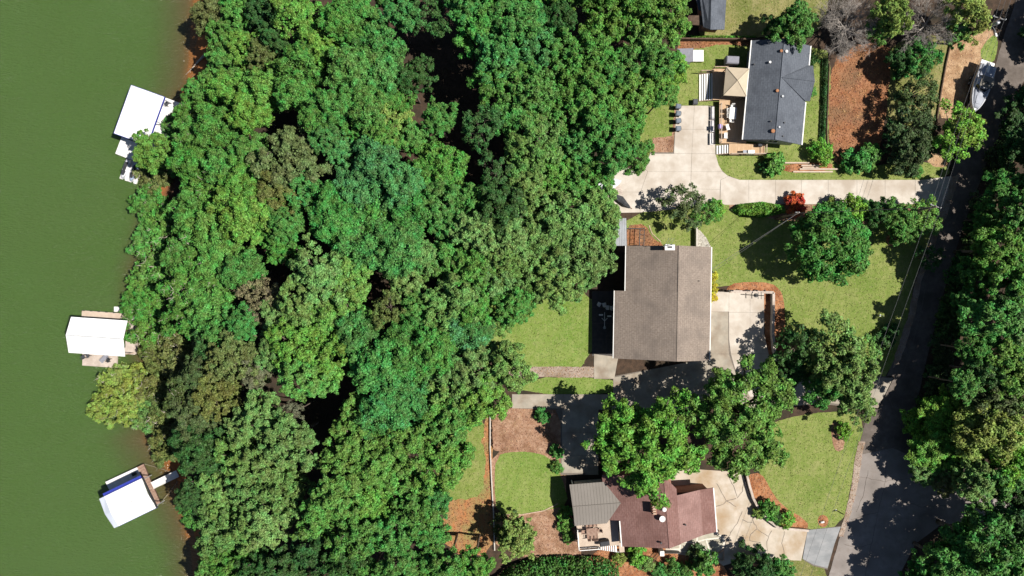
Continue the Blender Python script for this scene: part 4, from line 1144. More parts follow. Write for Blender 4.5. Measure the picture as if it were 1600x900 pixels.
for (vx, vy, s, hh, m) in ((1220, 80, 0.3, 0.25, 'orange_rust'), (1228, 81, 0.3, 0.3, 'plastic_white'), (1202, 98, 0.25, 0.35, 'plastic_white'), (1178, 101, 0.16, 0.25, 'metal_dark'), (1214, 142, 0.32, 0.2, 'orange_rust'), (1222, 151, 0.26, 0.3, 'metal_grey'),
                            (1204, 190, 0.16, 0.25, 'metal_dark'), (1225, 192, 0.16, 0.25, 'metal_dark'), (1207, 205, 0.4, 0.25, 'orange_rust'), (1217, 199, 0.22, 0.25, 'metal_grey'), (1223, 213, 0.16, 0.2, 'metal_dark')):
    p = roof_point(vx, vy, F, zf1)
    MB().lathe(p - Vector((0, 0, 0.12)), [(s * 0.5, 0), (s * 0.5, hh * 0.7 + 0.12), (s * 0.75, hh * 0.7 + 0.13), (s * 0.6, hh + 0.12)], 8).build('roof_vent', M[m], h1)
for y in (-4.6, -1.8, 4.9): win(h1, F, (3.55, y, 1.6), '+x', 1.3, 1.2)
for y in (-5.0, 4.6): win(h1, F, (-3.55, y, 1.9), '-x', 1.3, 1.2)
win(h1, F, (0.6, -6.35, 1.7), '-y', 1.4, 1.2)
door(h1, F, (4.03, 1.6, 1.2), '+x', 1.0, 2.1, 'brick_red')
door(h1, F, (-3.55, 0.4, 1.95), '-x', 1.8, 2.0, 'glass')
for k in range(3):
    MB(F).box((4.55 + 0.32 * k, 1.6, 0.3 - 0.1 * k), (0.34, 1.7, 0.6 - 0.2 * k)).build('front_step', M['timber'], h1)

# deck of the slate roofed house
dk = thing('timber_deck', 'stepped honey coloured timber deck along the slate roofed house', 'deck', P(1140, 190, 0))
z = 0.9
def lp(px, py, z=z): return P(px, py, z)
def quad_boards(name, a, b_, mat, along='y', zz=0.9, w=0.15, parent=None):
    p, q = P(*a, zz), P(*b_, zz)
    mb = MB()
    boards(mb, min(p.x, q.x), max(p.x, q.x), min(p.y, q.y), max(p.y, q.y), zz, w, along)
    return mb.build(name, M[mat], parent, kind='stuff')
quad_boards('upper_boards', (1113.5, 107), (1170, 156), 'deck_wood', 'x', parent=dk)
quad_boards('main_boards', (1124, 156.6), (1166, 224), 'deck_wood', parent=dk)
quad_boards('lower_boards', (1139, 224.6), (1195, 242), 'deck_wood', parent=dk)
fr = MB()
for (a, b_) in (((1113.5, 107), (1170, 156)), ((1124, 156.6), (1166, 224)), ((1139, 224.6), (1195, 242))):
    p, q = P(*a, 0.86), P(*b_, 0.86)
    c = (p + q) / 2
    fr.box((c.x, c.y, 0.76), (abs(p.x - q.x) - 0.04, abs(p.y - q.y) - 0.04, 0.18))
fr.build('joists', M['timber'], dk)
for q in ((1115, 109), (1115, 153), (1126, 165), (1126, 195), (1126, 221), (1141, 240), (1193, 240), (1193, 227)):
    p = P(*q, 0.3)
    MB().box((p.x, p.y, 0.33), (0.12, 0.12, 0.68)).build('post', M['timber'], dk)
rail(dk, [lp(1124.5, 164), lp(1124.5, 223.5)], 0.95, 'deck_beige')
rail(dk, [lp(1140, 241.5), lp(1194.5, 241.5), lp(1194.5, 228)], 0.9, 'deck_beige')
rail(dk, [lp(1114, 107.5), lp(1134, 107.5)], 0.95, 'timber')
def stair(parent, a, b_, n, z0, z1, mat='plastic_white', string='timber'):
    """flight between px a (low side) and b_ (high side): treads run along photo y"""
    p, q = P(*a, (z0 + z1) / 2), P(*b_, (z0 + z1) / 2)
    for k in range(n):
        x = p.x + (q.x - p.x) * (k + 0.5) / n
        MB().box((x, (p.y + q.y) / 2, z0 + (z1 - z0) * (k + 0.6) / n), (abs(q.x - p.x) / n * 0.66, abs(p.y - q.y) - 0.1, 0.045)).build('tread', M[mat], parent)
    mb = MB()
    for y in (p.y, q.y):
        mb.tube([(p.x, y, z0 + 0.04), (q.x, y, z1 - 0.04)], 0.06, 4)
    mb.build('stringer', M[string], parent)
stair(dk, (1093, 115), (1113, 157), 6, 0.05, 0.8)
rail(dk, [P(1093, 114, 0.35), lp(1113, 112)], 0.9, 'timber')
stair(dk, (1120, 226.5), (1138, 240.5), 5, 0.05, 0.8)
pl = thing('planter_wall', 'low white planter wall of three lengths beside the deck', 'planter', P(1113, 197, 0))
for (a, b_) in (((1110.5, 166.5), (1116, 186.5)), ((1110, 188), (1115.5, 206.5)), ((1109, 208), (1114.5, 226))):
    p, q = P(*a, 0.35), P(*b_, 0.35); c = (p + q) / 2
    MB().box((c.x, c.y, 0.2), (abs(q.x - p.x), abs(q.y - p.y), 0.4)).build('wall_length', M['dock_float'], pl, bevel=0.02)

# gazebo
gz_ = thing('gazebo', 'tan canvas gazebo with four sloping panels on the deck', 'gazebo', P(1152, 128, 0.9))
cs = [P(1134.7, 104.7, 3.0), P(1171, 107, 3.0), P(1166.5, 150.7, 3.0), P(1130.7, 148.7, 3.0)]
apx = P(1152.7, 125.5, 3.8)
for k in range(4):
    a, b_ = cs[k], cs[(k + 1) % 4]
    m_ = (a + b_) / 2 + Vector((0, 0, -0.06)); 
    MB().slab([a, m_, b_, apx], 0.03).build('canopy_panel', M['canvas_tan'], gz_)
hem = MB()
for k in range(4):
    a, b_ = cs[k], cs[(k + 1) % 4]
    d = (b_ - a); 
    hem.box((a + b_) / 2 + Vector((0, 0, -0.14)), (d.length, 0.02, 0.24), math.atan2(d.y, d.x))
hem.build('valance', M['canvas_tan'], gz_)
ctr = sum(cs, Vector()) / 4
for a in cs:
    p = a.lerp(ctr, 0.07)
    MB().box((p.x, p.y, 1.95), (0.1, 0.1, 2.1)).build('post', M['metal_dark'], gz_)
rb = MB()
for a in cs: rb.tube([a + Vector((0, 0, 0.03)), apx + Vector((0, 0, 0.03))], 0.03, 5)
rb.build('ribs', M['canvas_tan'], gz_)

# ---- tan roofed house
O = Vector((21.85, -2.0, 0)); RZ = math.radians(-1.0)
h2 = thing('tan_roofed_house', 'big house with tan brown shingle roof in the middle of the yards', 'house', O, RZ)
F = FRAME[h2]
Rz2 = 7.0
ul, ll, rr_ = -6.5, -7.9, 4.85
zul, zll, zrr = Rz2 - 0.385 * 6.5, Rz2 - 0.375 * 7.9, Rz2 - 0.385 * 4.85
w = MB(F)
w.slab([(-7.3, -7.2, zll - 0.05), (4.35, -7.2, zll - 0.05), (4.35, 1.1, zll - 0.05), (-7.3, 1.1, zll - 0.05)], zll)
w.slab([(-5.95, 1.1, zul - 0.12), (4.35, 1.1, zul - 0.12), (4.35, 7.1, zul - 0.12), (-5.95, 7.1, zul - 0.12)], zul)
for (y0, y1, lx) in ((-7.2, -7.05, -7.3), (6.95, 7.1, -5.95)):
    zl = Rz2 - 0.38 * abs(lx) - 0.25
    i = w.add([(lx, y0, 3.6), (4.35, y0, 3.6), (4.35, y0, 5.05), (0, y0, 6.78), (lx, y0, zl), (lx, y1, 3.6), (4.35, y1, 3.6), (4.35, y1, 5.05), (0, y1, 6.78), (lx, y1, zl)])
    w.f += [[i, i + 1, i + 2, i + 3, i + 4], [i + 9, i + 8, i + 7, i + 6, i + 5]] + [[i + k, i + 5 + k, i + 5 + (k + 1) % 5, i + (k + 1) % 5] for k in range(5)]
w.box((4.28, -0.05, 4.2), (0.14, 14.3, 1.6))
w.build('wall', M['wall_siding'], h2)
MB(F).slab([(ul, 1.35, zul), (0, 1.35, Rz2), (0, 7.6, Rz2), (ul, 7.6, zul)], 0.16).build('roof_slope', M['shingle_tan'], h2)
MB(F).slab([(ll, -7.7, zll + 0.16), (0, -7.7, Rz2 + 0.02), (0, 1.5, Rz2 + 0.02), (ll, 1.5, zll + 0.16)], 0.2).build('roof_slope', M['shingle_tan'], h2)
MB(F).slab([(0, -7.7, Rz2 + 0.01), (rr_, -7.7, zrr), (rr_, 7.6, zrr), (0, 7.6, Rz2 + 0.01)], 0.16).build('roof_slope', M['shingle_tan'], h2)
MB(F).tube([(0, -7.72, Rz2 + 0.02), (0, 7.62, Rz2 + 0.02)], 0.05, 6).build('ridge_cap', M['shingle_tan'], h2)
MB(F).box((ll - 0.06, -3.1, zll + 0.05), (0.12, 9.2, 0.15)).build('gutter', M['white_paint'], h2)
MB(F).box((ul - 0.06, 4.55, zul - 0.1), (0.12, 6.1, 0.15)).build('gutter', M['white_paint'], h2)
MB(F).box((rr_ + 0.06, -0.05, zrr - 0.1), (0.12, 15.3, 0.15)).build('gutter', M['white_paint'], h2)
zf2 = lambda x, y: (Rz2 + 0.38 * x) if x < 0 else Rz2 - 0.385 * x
p = roof_point(1092, 439, F, zf2)
MB().lathe(p - Vector((0, 0, 0.1)), [(0.06, 0), (0.06, 0.4)], 8).build('roof_vent', M['metal_dark'], h2)
cp = P(1044, 387, 6.8)
ch = MB().box((cp.x, cp.y, 6.6), (1.15, 0.62, 2.2)).build('chimney', M['wall_brick'], h2)
MB().box((cp.x, cp.y, 7.74), (1.3, 0.76, 0.1)).build('chimney_cap', M['white_paint'], ch)
for k in range(4):
    MB().box((cp.x - 0.24 + k * 0.16, cp.y, 7.82), (0.09, 0.3, 0.07)).build('flue', M['metal_dark'], ch)
an = MB()
an.tube([(cp.x - 0.5, cp.y + 0.4, 6.2), (cp.x - 0.5, cp.y + 0.4, 8.3)], 0.03, 6)
an.tube([(cp.x - 1.0, cp.y + 0.1, 8.2), (cp.x + 0.6, cp.y + 0.35, 8.2)], 0.03, 5)
for k in range(3):
    an.tube([(cp.x - 0.8 + 0.35 * k, cp.y + 0.0 + 0.1 * k, 8.2), (cp.x - 0.2 + 0.35 * k, cp.y + 1.2, 8.25)], 0.022, 5)
an.build('antenna', M['wire_grey'], h2)
for y in (-5.4, -2.4): win(h2, F, (-7.3, y, 2.6), '-x', 1.8, 1.6)
for y in (3.0, 5.4): win(h2, F, (-5.95, y, 2.6), '-x', 1.4, 1.4)
for y in (5.0, 2.6): win(h2, F, (4.35, y, 3.2), '+x', 1.4, 1.4)
door(h2, F, (4.35, -2.6, 1.2), '+x', 4.6, 2.3, 'white_paint')
door(h2, F, (4.35, 0.9, 1.15), '+x', 1.0, 2.1, 'brick_red')
win(h2, F, (-3.5, -7.2, 2.6), '-y', 1.4, 1.4)
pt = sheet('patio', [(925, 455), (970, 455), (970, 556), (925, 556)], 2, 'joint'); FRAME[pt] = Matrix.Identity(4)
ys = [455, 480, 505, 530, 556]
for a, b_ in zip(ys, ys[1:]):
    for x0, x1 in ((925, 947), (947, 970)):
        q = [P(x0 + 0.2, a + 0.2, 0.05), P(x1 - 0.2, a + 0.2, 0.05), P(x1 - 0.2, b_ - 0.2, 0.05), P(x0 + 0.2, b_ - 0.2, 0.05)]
        MB().slab(q, 0.08).build('slab', M['patio_shaded'], pt)

# ---- brown roofed house
O = Vector((20.6, -30.0, 0)); RZ = math.radians(4.5)
h3 = thing('brown_roofed_house', 'house with reddish brown shingle roof beside the crazed forecourt', 'house', O, RZ)
F = FRAME[h3]
k_ = 0.33
zl = lambda x: 6.0 + k_ * x
w = MB(F)
w.slab([(-5.6, -4.3, 3.7), (1.4, -4.3, 3.7), (1.4, 4.6, 3.7), (-5.6, 4.6, 3.7)], 3.7)
w.slab([(1.4, -3.7, 3.2), (6.6, -3.7, 3.2), (6.6, 1.7, 3.2), (1.4, 1.7, 3.2)], 3.2)
w.slab([(-7.4, -1.0, 3.2), (-5.6, -1.0, 3.2), (-5.6, 4.6, 3.2), (-7.4, 4.6, 3.2)], 3.2)
for (y0, y1) in ((-4.3, -4.15), (4.45, 4.6)):
    i = w.add([(-5.6, y0, 3.7), (1.4, y0, 3.7), (1.4, y0, 5.5), (0, y0, 5.8), (-5.6, y0, 3.95), (-5.6, y1, 3.7), (1.4, y1, 3.7), (1.4, y1, 5.5), (0, y1, 5.8), (-5.6, y1, 3.95)])
    w.f += [[i, i + 1, i + 2, i + 3, i + 4], [i + 9, i + 8, i + 7, i + 6, i + 5]] + [[i + k, i + 5 + k, i + 5 + (k + 1) % 5, i + (k + 1) % 5] for k in range(5)]
w.build('wall', M['wall_brick'], h3)
MB(F).slab([(-7.9, -1.2, zl(-7.9)), (-6.0, -1.2, zl(-6)), (-6.0, -4.75, zl(-6)), (0, -4.75, 6.0), (0, 5.0, 6.0), (-7.9, 5.0, zl(-7.9))], 0.15).build('roof_slope', M['shingle_brown'], h3)
z1, z2, z3 = 5.62, 4.0, 3.55
MB(F).slab([(0, -4.75, 6.0), (1.65, -4.45, z1), (1.65, 3.0, z1), (0, 5.0, 6.0)], 0.15).build('roof_slope', M['shingle_brown'], h3)
MB(F).slab([(1.65, -4.4, z1 - 0.03), (5.15, -4.1, z2), (5.15, 2.1, z2), (1.65, 2.1, z1 - 0.03)], 0.15).build('roof_slope', M['shingle_brown_lit'], h3)
MB(F).slab([(5.15, -4.1, z2 - 0.01), (7.1, -3.95, z3), (7.1, 2.1, z3), (5.15, 2.1, z2 - 0.01)], 0.15).build('roof_slope', M['shingle_brown'], h3)
MB(F).tube([(0, -4.77, 6.01), (0, 5.02, 6.01)], 0.05, 6).build('ridge_cap', M['shingle_brown'], h3)
MB(F).box((7.17, -0.95, z3 - 0.06), (0.14, 6.1, 0.16)).build('gutter', M['white_paint'], h3)
MB(F).box((-6.06, -3.0, zl(-6) - 0.05), (0.14, 3.5, 0.16)).build('gutter', M['white_paint'], h3)
mr = MB(F)
def metal_half(sg):
    e = 1.2 + sg * 2.85
    return [(-12.3, 1.2, 4.12), (-5.72, 1.2, 4.12), (-7.75, e, 3.46), (-12.15 if sg < 0 else -12.45, e, 3.46)]
for sg in (1, -1):
    q = metal_half(sg)
    o = MB(F).slab(q, 0.06).build('metal_roof_slope', M['metal_taupe'], h3)
    sb = MB(F)
    n = 15
    for k in range(n + 1):
        x = -12.2 + k * (6.3 / n)
        ye = 2.85 if x < -7.75 else 2.85 * (x + 5.72) / (-7.75 + 5.72)
        if ye <= 0.1: continue
        sb.tube([(x, 1.2 + sg * 0.02, 4.13), (x, 1.2 + sg * ye, 4.13 - 0.66 * ye / 2.85)], 0.014, 4)
    sb.build('seams', M['metal_taupe'], o, kind='stuff')
MB(F).tube([(-12.32, 1.2, 4.14), (-5.72, 1.2, 4.14)], 0.07, 6).build('ridge_cap', M['metal_taupe'], h3)
for q in ((-11.9, -1.2), (-11.9, 3.6)):
    MB(F).box((q[0], q[1], 1.7), (0.15, 0.15, 3.4)).build('post', M['white_paint'], h3)
w = MB(F); w.box((-9.6, 1.2, 1.6), (4.0, 4.6, 3.2)); w.build('porch_wall', M['wall_siding'], h3)
zf3 = lambda x, y: zl(x) if x < 0 else 6.0 - 0.23 * x
p = P(1022, 796, 6.3)
ch = MB(F).box(F.inverted() @ Vector((p.x, p.y, 5.6)), (0.6, 1.35, 1.7)).build('chimney', M['wall_brick'], h3)
for k in range(4):
    MB(F).box(F.inverted() @ Vector((p.x, p.y, 6.52)) + Vector((0, -0.48 + k * 0.32, 0)), (0.4, 0.2, 0.16)).build('flue', M['timber'], ch)
p = roof_point(1034, 809, F, zf3)
ds = MB().lathe(p + Vector((0, 0, 0.35)), [(0.05, 0.02), (0.25, 0.05), (0.4, 0.14), (0.41, 0.17), (0.25, 0.09), (0.04, 0.06)], 18).build('satellite_dish', M['plastic_white'], h3)
MB().tube([p - Vector((0, 0, 0.1)), p + Vector((0, 0, 0.37))], 0.04, 6).build('mast', M['metal_grey'], ds)
for (vx, vy, s, m) in ((1037, 795, 0.24, 'plastic_white'), (1032, 847, 0.12, 'metal_dark'), (1070, 819, 0.1, 'metal_dark')):
    p = roof_point(vx, vy, F, zf3 if vx < 1060 else (lambda x, y: 5.6 - 0.463 * (x - 1.65)))
    MB().lathe(p - Vector((0, 0, 0.1)), [(s, 0), (s, 0.45), (s * 1.3, 0.46), (s * 0.9, 0.55)], 10).build('roof_vent', M[m], h3)
for x in (-3.5, -1.0): win(h3, F, (x, -4.3, 2.2), '-y', 1.4, 1.3)
for y in (-2.2, 0.2): win(h3, F, (6.6, y, 1.8), '+x', 1.4, 1.2)
door(h3, F, (4.0, -3.7, 1.1), '-y', 1.0, 2.1, 'white_paint')
door(h3, F, (-5.6, -2.6, 3.2), '-x', 1.6, 1.1, 'glass')
# its deck
dk3 = thing('beige_deck', 'raised beige deck with railing at the lake end of the brown roofed house', 'deck', P(935, 840, 0), RZ)
DF = FRAME[dk3]; di = DF.inverted()
a, b_ = di @ P(903.5, 857, 2.5), di @ P(966, 822, 2.5)
mb = MB(DF); boards(mb, a.x, b_.x, a.y, b_.y + 0.9, 2.5, 0.15, 'y'); mb.build('boards', M['deck_beige'], dk3, kind='stuff')
MB(DF).box(((a.x + b_.x) / 2, (a.y + b_.y) / 2 + 0.45, 2.36), (b_.x - a.x - 0.06, b_.y - a.y + 0.84, 0.2)).build('joists', M['deck_grey'], dk3)
for x in (a.x + 0.1, (a.x + b_.x) / 2, b_.x - 0.3):
    for y in (a.y + 0.1, b_.y):
        MB(DF).box((x, y, 1.13), (0.14, 0.14, 2.26)).build('post', M['deck_grey'], dk3)
wz = Vector((0, 0, 0))
rail(dk3, [DF @ Vector((a.x + 0.05, b_.y + 0.2, 2.5)), DF @ Vector((a.x + 0.05, a.y + 0.05, 2.5)), DF @ Vector((b_.x - 2.9, a.y + 0.05, 2.5))], 0.95, 'white_paint')
for k in range(9):
    MB(DF).box((b_.x - 2.7 + 0.27 * k, a.y - 0.5, 2.3 - 0.17 * (8 - k)), (0.2, 0.95, 0.05)).build('tread', M['white_paint'], dk3)
MB(DF).box((b_.x + 0.25, a.y - 0.35, 2.45), (0.7, 1.3, 0.08)).build('landing', M['deck_beige'], dk3)
sr = MB(DF)
for y in (-0.02, -0.98): sr.tube([(b_.x - 2.8, a.y + y, 0.85), (b_.x - 0.2, a.y + y, 2.4)], 0.06, 4)
sr.build('stringer', M['white_paint'], dk3)

# ---- neighbour at the top edge
h0 = thing('grey_roofed_house', 'dark grey roofed house cut by the top edge of the picture', 'house', P(1110, 5, 0))
pz = lambda x, y, zz: P(x, y, zz)
w = MB(); q = [P(1094, -45, 2.6), P(1130, -45, 2.6), P(1126, 40, 2.6), P(1100, 38, 2.6)]; w.slab(q, 2.6); w.build('wall', M['wall_brick'], h0)
MB().slab([P(1088, -50, 2.9), P(1113, -50, 3.9), P(1110, 46, 3.9), P(1099, 42, 3.1)], 0.14).build('roof_slope', M['shingle_slate'], h0)
MB().slab([P(1113, -50, 3.9), P(1138, -50, 2.9), P(1132, 46, 2.9), P(1110, 46, 3.9)], 0.14).build('roof_slope', M['shingle_slate'], h0)
MB().slab([P(1070, 38, 2.4), P(1076, 24, 2.6), P(1104, 24, 2.7), P(1101, 40, 2.6)], 0.12).build('porch_roof', M['timber_dark'], h0)
MB().slab([P(1080, -30, 2.5), P(1096, -30, 2.9), P(1108, 18, 2.8), P(1092, 16, 2.5)], 0.12).build('side_roof', M['shingle_slate'], h0)
for q in ((1072, 37), (1100, 38)):
    p = P(*q, 1.2); MB().box((p.x, p.y, 1.2), (0.12, 0.12, 2.4)).build('post', M['white_paint'], h0)
F0 = Matrix.Translation(P(1128, 0, 0))
win(h0, F0, (0.05, 0, 1.6), '+x', 1.4, 1.2)

# ---- sheds
def shed(name, label, px, z0, z1, wall, roofm, ribs=0):
    pts = [P(x, y, z0) for x, y in px]
    c = sum(pts, Vector()) / 4
    t = thing(name, label, 'shed', (c.x, c.y, 0))
    ins = [p.lerp(Vector((c.x, c.y, p.z)), 0.12) for p in pts]
    MB().slab([Vector((p.x, p.y, z0 - 0.1)) for p in ins], z0 - 0.1).build('wall', M[wall], t)
    top = [pts[0], pts[1] + Vector((0, 0, z1 - z0)), pts[2] + Vector((0, 0, z1 - z0)), pts[3]]
    o = MB().slab(top, 0.06).build('roof', M[roofm], t)
    if ribs:
        mb = MB()
        for k in range(ribs + 1):
            a, b2 = top[0].lerp(top[1], k / ribs), top[3].lerp(top[2], k / ribs)
            mb.tube([a + Vector((0, 0, 0.01)), b2 + Vector((0, 0, 0.01))], 0.025, 4)
        mb.build('ribs', M[roofm], o, kind='stuff')
    d = MB(); m_ = (ins[2] + ins[3]) / 2; e = (ins[3] - ins[2]); 
    d.box((m_.x, m_.y, (z0 - 0.3) / 2), (0.9, 0.06, z0 - 0.3), math.atan2(e.y, e.x)); d.build('door', M['white_paint'], t)
    return t
shed('metal_shed', 'ribbed pale metal shed roof half hidden beside the tan roofed house', [(955, 341), (978, 341), (979, 384), (955, 384)], 2.3, 2.5, 'metal_grey', 'metal_grey', 9)
shed('grey_shed', 'small grey roofed shed under the trees at the top yard', [(1058, 76), (1083, 76), (1082, 97), (1066, 97)], 2.1, 2.3, 'wall_grey', 'canvas_grey')
pf = thing('white_platform', 'white slatted platform beside the small grey shed', 'platform', P(1091, 87, 0))
p, q = P(1083, 96, 0.6), P(1099.5, 78, 0.6)
n = 8
for k in range(n):
    MB().box((p.x + (q.x - p.x) * (k + 0.5) / n, (p.y + q.y) / 2, 0.58), (abs(q.x - p.x) / n - 0.02, q.y - p.y, 0.04)).build('plank', M['plastic_white'], pf)
for (x, y) in ((p.x + .1, p.y + .1), (q.x - .1, p.y + .1), (p.x + .1, q.y - .1), (q.x - .1, q.y - .1)):
    MB().box((x, y, 0.27), (0.12, 0.12, 0.58)).build('leg', M['timber'], pf)
# ------------------------------------------------------------------ docks (lake level -4)
DZ = LAKE_Z + 0.55          # deck height
RE = LAKE_Z + 3.3           # roof edge height
def px_frame(a, b_, z):
    """frame with origin at px a, x axis towards px b_"""
    p, q = P(*a, z), P(*b_, z)
    d = q - p
    return Matrix.Translation((p.x, p.y, 0)) @ Matrix.Rotation(math.atan2(d.y, d.x), 4, 'Z'), d.length

def deckpiece(parent, px, z, mat, name='platform', t=0.3, planks=0, pmat=None, along=0):
    """floating platform; optional planks laid on it as one mesh"""
    pts = [P(x, y, z - 0.03) for x, y in px]
    o = MB().slab(pts, t).build(name, M[mat], parent)
    if planks:
        mb = MB()
        top = [P(x, y, z) for x, y in px]
        for k in range(planks):
            t0, t1 = k / planks, (k + 1) / planks - 0.08 / planks
            if along == 0:
                q = [top[0].lerp(top[1], t0), top[0].lerp(top[1], t1), top[3].lerp(top[2], t1), top[3].lerp(top[2], t0)]
            else:
                q = [top[0].lerp(top[3], t0), top[0].lerp(top[3], t1), top[1].lerp(top[2], t1), top[1].lerp(top[2], t0)]
            mb.slab([v + Vector((0, 0, 0.004 + rnd.uniform(0, 0.008))) for v in q], 0.03)
        mb.build('planks', M[pmat or mat], o, kind='stuff')
    return o

def chair(loc, rz, label, mat, group=None, seat_w=0.5):
    t = thing('deck_chair', label, 'chair', loc, rz, group)
    F_ = FRAME[t]
    MB(F_).box((0, 0, 0.42), (seat_w, 0.5, 0.05)).build('seat', M[mat], t)
    MB(F_).box((0, -0.27, 0.7), (seat_w, 0.05, 0.55), 0, Matrix.Rotation(math.radians(14), 4, 'X')).build('backrest', M[mat], t)
    for sx in (-1, 1):
        MB(F_).box((sx * (seat_w / 2 + 0.03), 0, 0.62), (0.06, 0.5, 0.04)).build('armrest', M[mat], t)
        for sy in (-1, 1):
            MB(F_).box((sx * seat_w * 0.46, sy * 0.22, 0.2), (0.05, 0.05, 0.4)).build('leg', M[mat], t)
    return t

# ---- upper dock: broad white roof
F, L = px_frame((178, 208), (205, 133), RE)          # x along the long side
ct = F @ Vector((L / 2, -2.5, 0))
d1 = thing('covered_dock', 'boat dock with broad blank white roof, uppermost of the three', 'dock', (ct.x, ct.y, LAKE_Z), 0)
W = (P(256, 153, RE) - P(205, 133, RE)).length
z0 = RE
o = MB(F).slab([(0, 0, z0), (L, 0, z0), (L, -W, z0), (0, -W, z0)], 0.1).build('roof', M['roof_white'], d1)
rb = MB(F)
for k in range(1, 18): rb.box((L * k / 18, -W / 2, z0 + 0.012), (0.04, W - 0.02, 0.02))
rb.build('ribs', M['roof_white'], o, kind='stuff')
MB(F).box((-0.03, -W / 2, z0 - 0.16), (0.06, W + 0.06, 0.3)).build('fascia', M['navy'], d1)
MB(F).box((L + 0.03, -W / 2, z0 - 0.16), (0.06, W + 0.06, 0.3)).build('fascia', M['navy'], d1)
MB(F).box((L / 2, 0.03, z0 - 0.16), (L, 0.06, 0.3)).build('fascia', M['navy'], d1)
MB(F).box((L / 2, -W - 0.03, z0 - 0.16), (L, 0.06, 0.3)).build('fascia', M['navy'], d1)
for x in (0.3, L / 2, L - 0.3):
    for y in (-0.25, -W + 0.25):
        MB(F).box((x, y, (DZ + z0) / 2 - 0.1), (0.12, 0.12, z0 - DZ - 0.1)).build('post', M['metal_grey'], d1)
MB(F).box((L / 2, -0.5, DZ - 0.18), (L, 1.0, 0.36)).build('walkway', M['dock_float'], d1)
MB(F).box((L / 2, -W + 0.5, DZ - 0.18), (L, 1.0, 0.36)).build('walkway', M['dock_float'], d1)
MB(F).box((L - 0.6, -W / 2, DZ - 0.2), (1.2, W - 2.02, 0.36)).build('walkway', M['dock_float'], d1)
deckpiece(d1, [(190, 214), (226, 228), (216, 254), (180, 240)], DZ - 0.03, 'dock_float', planks=2, pmat='dock_float')
deckpiece(d1, [(257, 152), (284, 162), (262, 222), (236, 212)], DZ - 0.05, 'dock_float', planks=14, pmat='roof_white', along=1)
rail(d1, [P(254, 165, DZ), P(240, 205, DZ)], 0.9, 'metal_grey')
def jetski(c, rz, label, body):
    t = thing('jet_ski', label, 'watercraft', c, rz, 'jet skis at the upper dock')
    F_ = FRAME[t]
    sec = []
    for s, wd, hb, ht in ((0, 0.9, 0.0, 0.45), (0.25, 1.0, -0.02, 0.5), (0.55, 0.95, 0, 0.55), (0.8, 0.6, 0.12, 0.55), (0.97, 0.12, 0.3, 0.5)):
        y = -1.4 + 2.8 * s
        sec.append([(-wd / 2, y, ht * 0.6), (-wd * 0.3, y, hb), (wd * 0.3, y, hb), (wd / 2, y, ht * 0.6), (wd * 0.28, y, ht), (-wd * 0.28, y, ht)])
    MB(F_).loft(sec).build('hull', M[body], t, smooth=True)
    MB(F_).loft([[(-0.17, -1.1, 0.45), (0.17, -1.1, 0.45), (0.15, -1.1, 0.75), (-0.15, -1.1, 0.75)], [(-0.2, -0.2, 0.45), (0.2, -0.2, 0.45), (0.16, -0.2, 0.8), (-0.16, -0.2, 0.8)], [(-0.2, 0.2, 0.5), (0.2, 0.2, 0.5), (0.1, 0.2, 0.75), (-0.1, 0.2, 0.75)]]).build('saddle', M['canvas_black'], t, bevel=0.03)
    MB(F_).loft([[(-0.3, 0.2, 0.5), (0.3, 0.2, 0.5), (0.2, 0.2, 0.85), (-0.2, 0.2, 0.85)], [(-0.2, 0.9, 0.5), (0.2, 0.9, 0.5), (0.1, 0.9, 0.62), (-0.1, 0.9, 0.62)]]).build('cowl', M['canvas_black'], t, bevel=0.03)
    MB(F_).tube([(-0.38, 0.12, 0.95), (0, 0.25, 0.92), (0.38, 0.12, 0.95)], 0.03, 6).build('handlebar', M['rubber'], t)
ang = math.atan2((P(205, 133, RE) - P(178, 208, RE)).y, (P(205, 133, RE) - P(178, 208, RE)).x) - math.pi / 2
for (x0, y0, x1, y1, lab, lab2) in ((201, 249, 192, 281, 'white floating jet ski lift, the outer of two', 'white jet ski with black seat on the outer lift'), (214, 254, 206, 285, 'white floating jet ski lift, nearer the trees', 'dark jet ski partly under the leaves on the inner lift')):
    m = (P(x0, y0, DZ) + P(x1, y1, DZ)) / 2
    t = thing('jet_ski_lift', lab, 'float', (m.x, m.y, LAKE_Z), ang, 'jet ski lifts at the upper dock')
    F_ = FRAME[t]
    lift = MB(F_)
    lift.slab([(-0.62, -1.55, 0.3), (-0.2, -1.55, 0.3), (-0.2, -1.3, 0.3), (0.2, -1.3, 0.3), (0.2, -1.55, 0.3), (0.62, -1.55, 0.3), (0.62, 1.55, 0.3), (-0.62, 1.55, 0.3)], 0.35)
    lift.build('float_body', M['dock_float'], t, bevel=0.03)
    MB(F_).box((0, -0.2, 0.32), (0.3, 2.4, 0.05)).build('keel_track', M['metal_grey'], t)
    jetski((m.x, m.y, LAKE_Z + 0.36), ang + math.pi, lab2, 'boat_white' if x0 < 205 else 'plastic_blue')
bx_ = P(253, 218, DZ)
t = thing('deck_box', 'small white and blue bundle at the tree side of the upper dock', 'box', (bx_.x, bx_.y, DZ), ang)
MB(FRAME[t]).box((0, 0, 0.25), (0.9, 0.5, 0.5)).build('body', M['plastic_white'], t, bevel=0.04)
MB(FRAME[t]).box((0.25, -0.35, 0.2), (0.7, 0.3, 0.4)).build('cover', M['plastic_blue'], t, bevel=0.04)
p = P(263, 163, DZ)
chair((p.x, p.y, DZ), 1.0, 'dark chair on the tree side of the upper dock', 'plastic_dark')

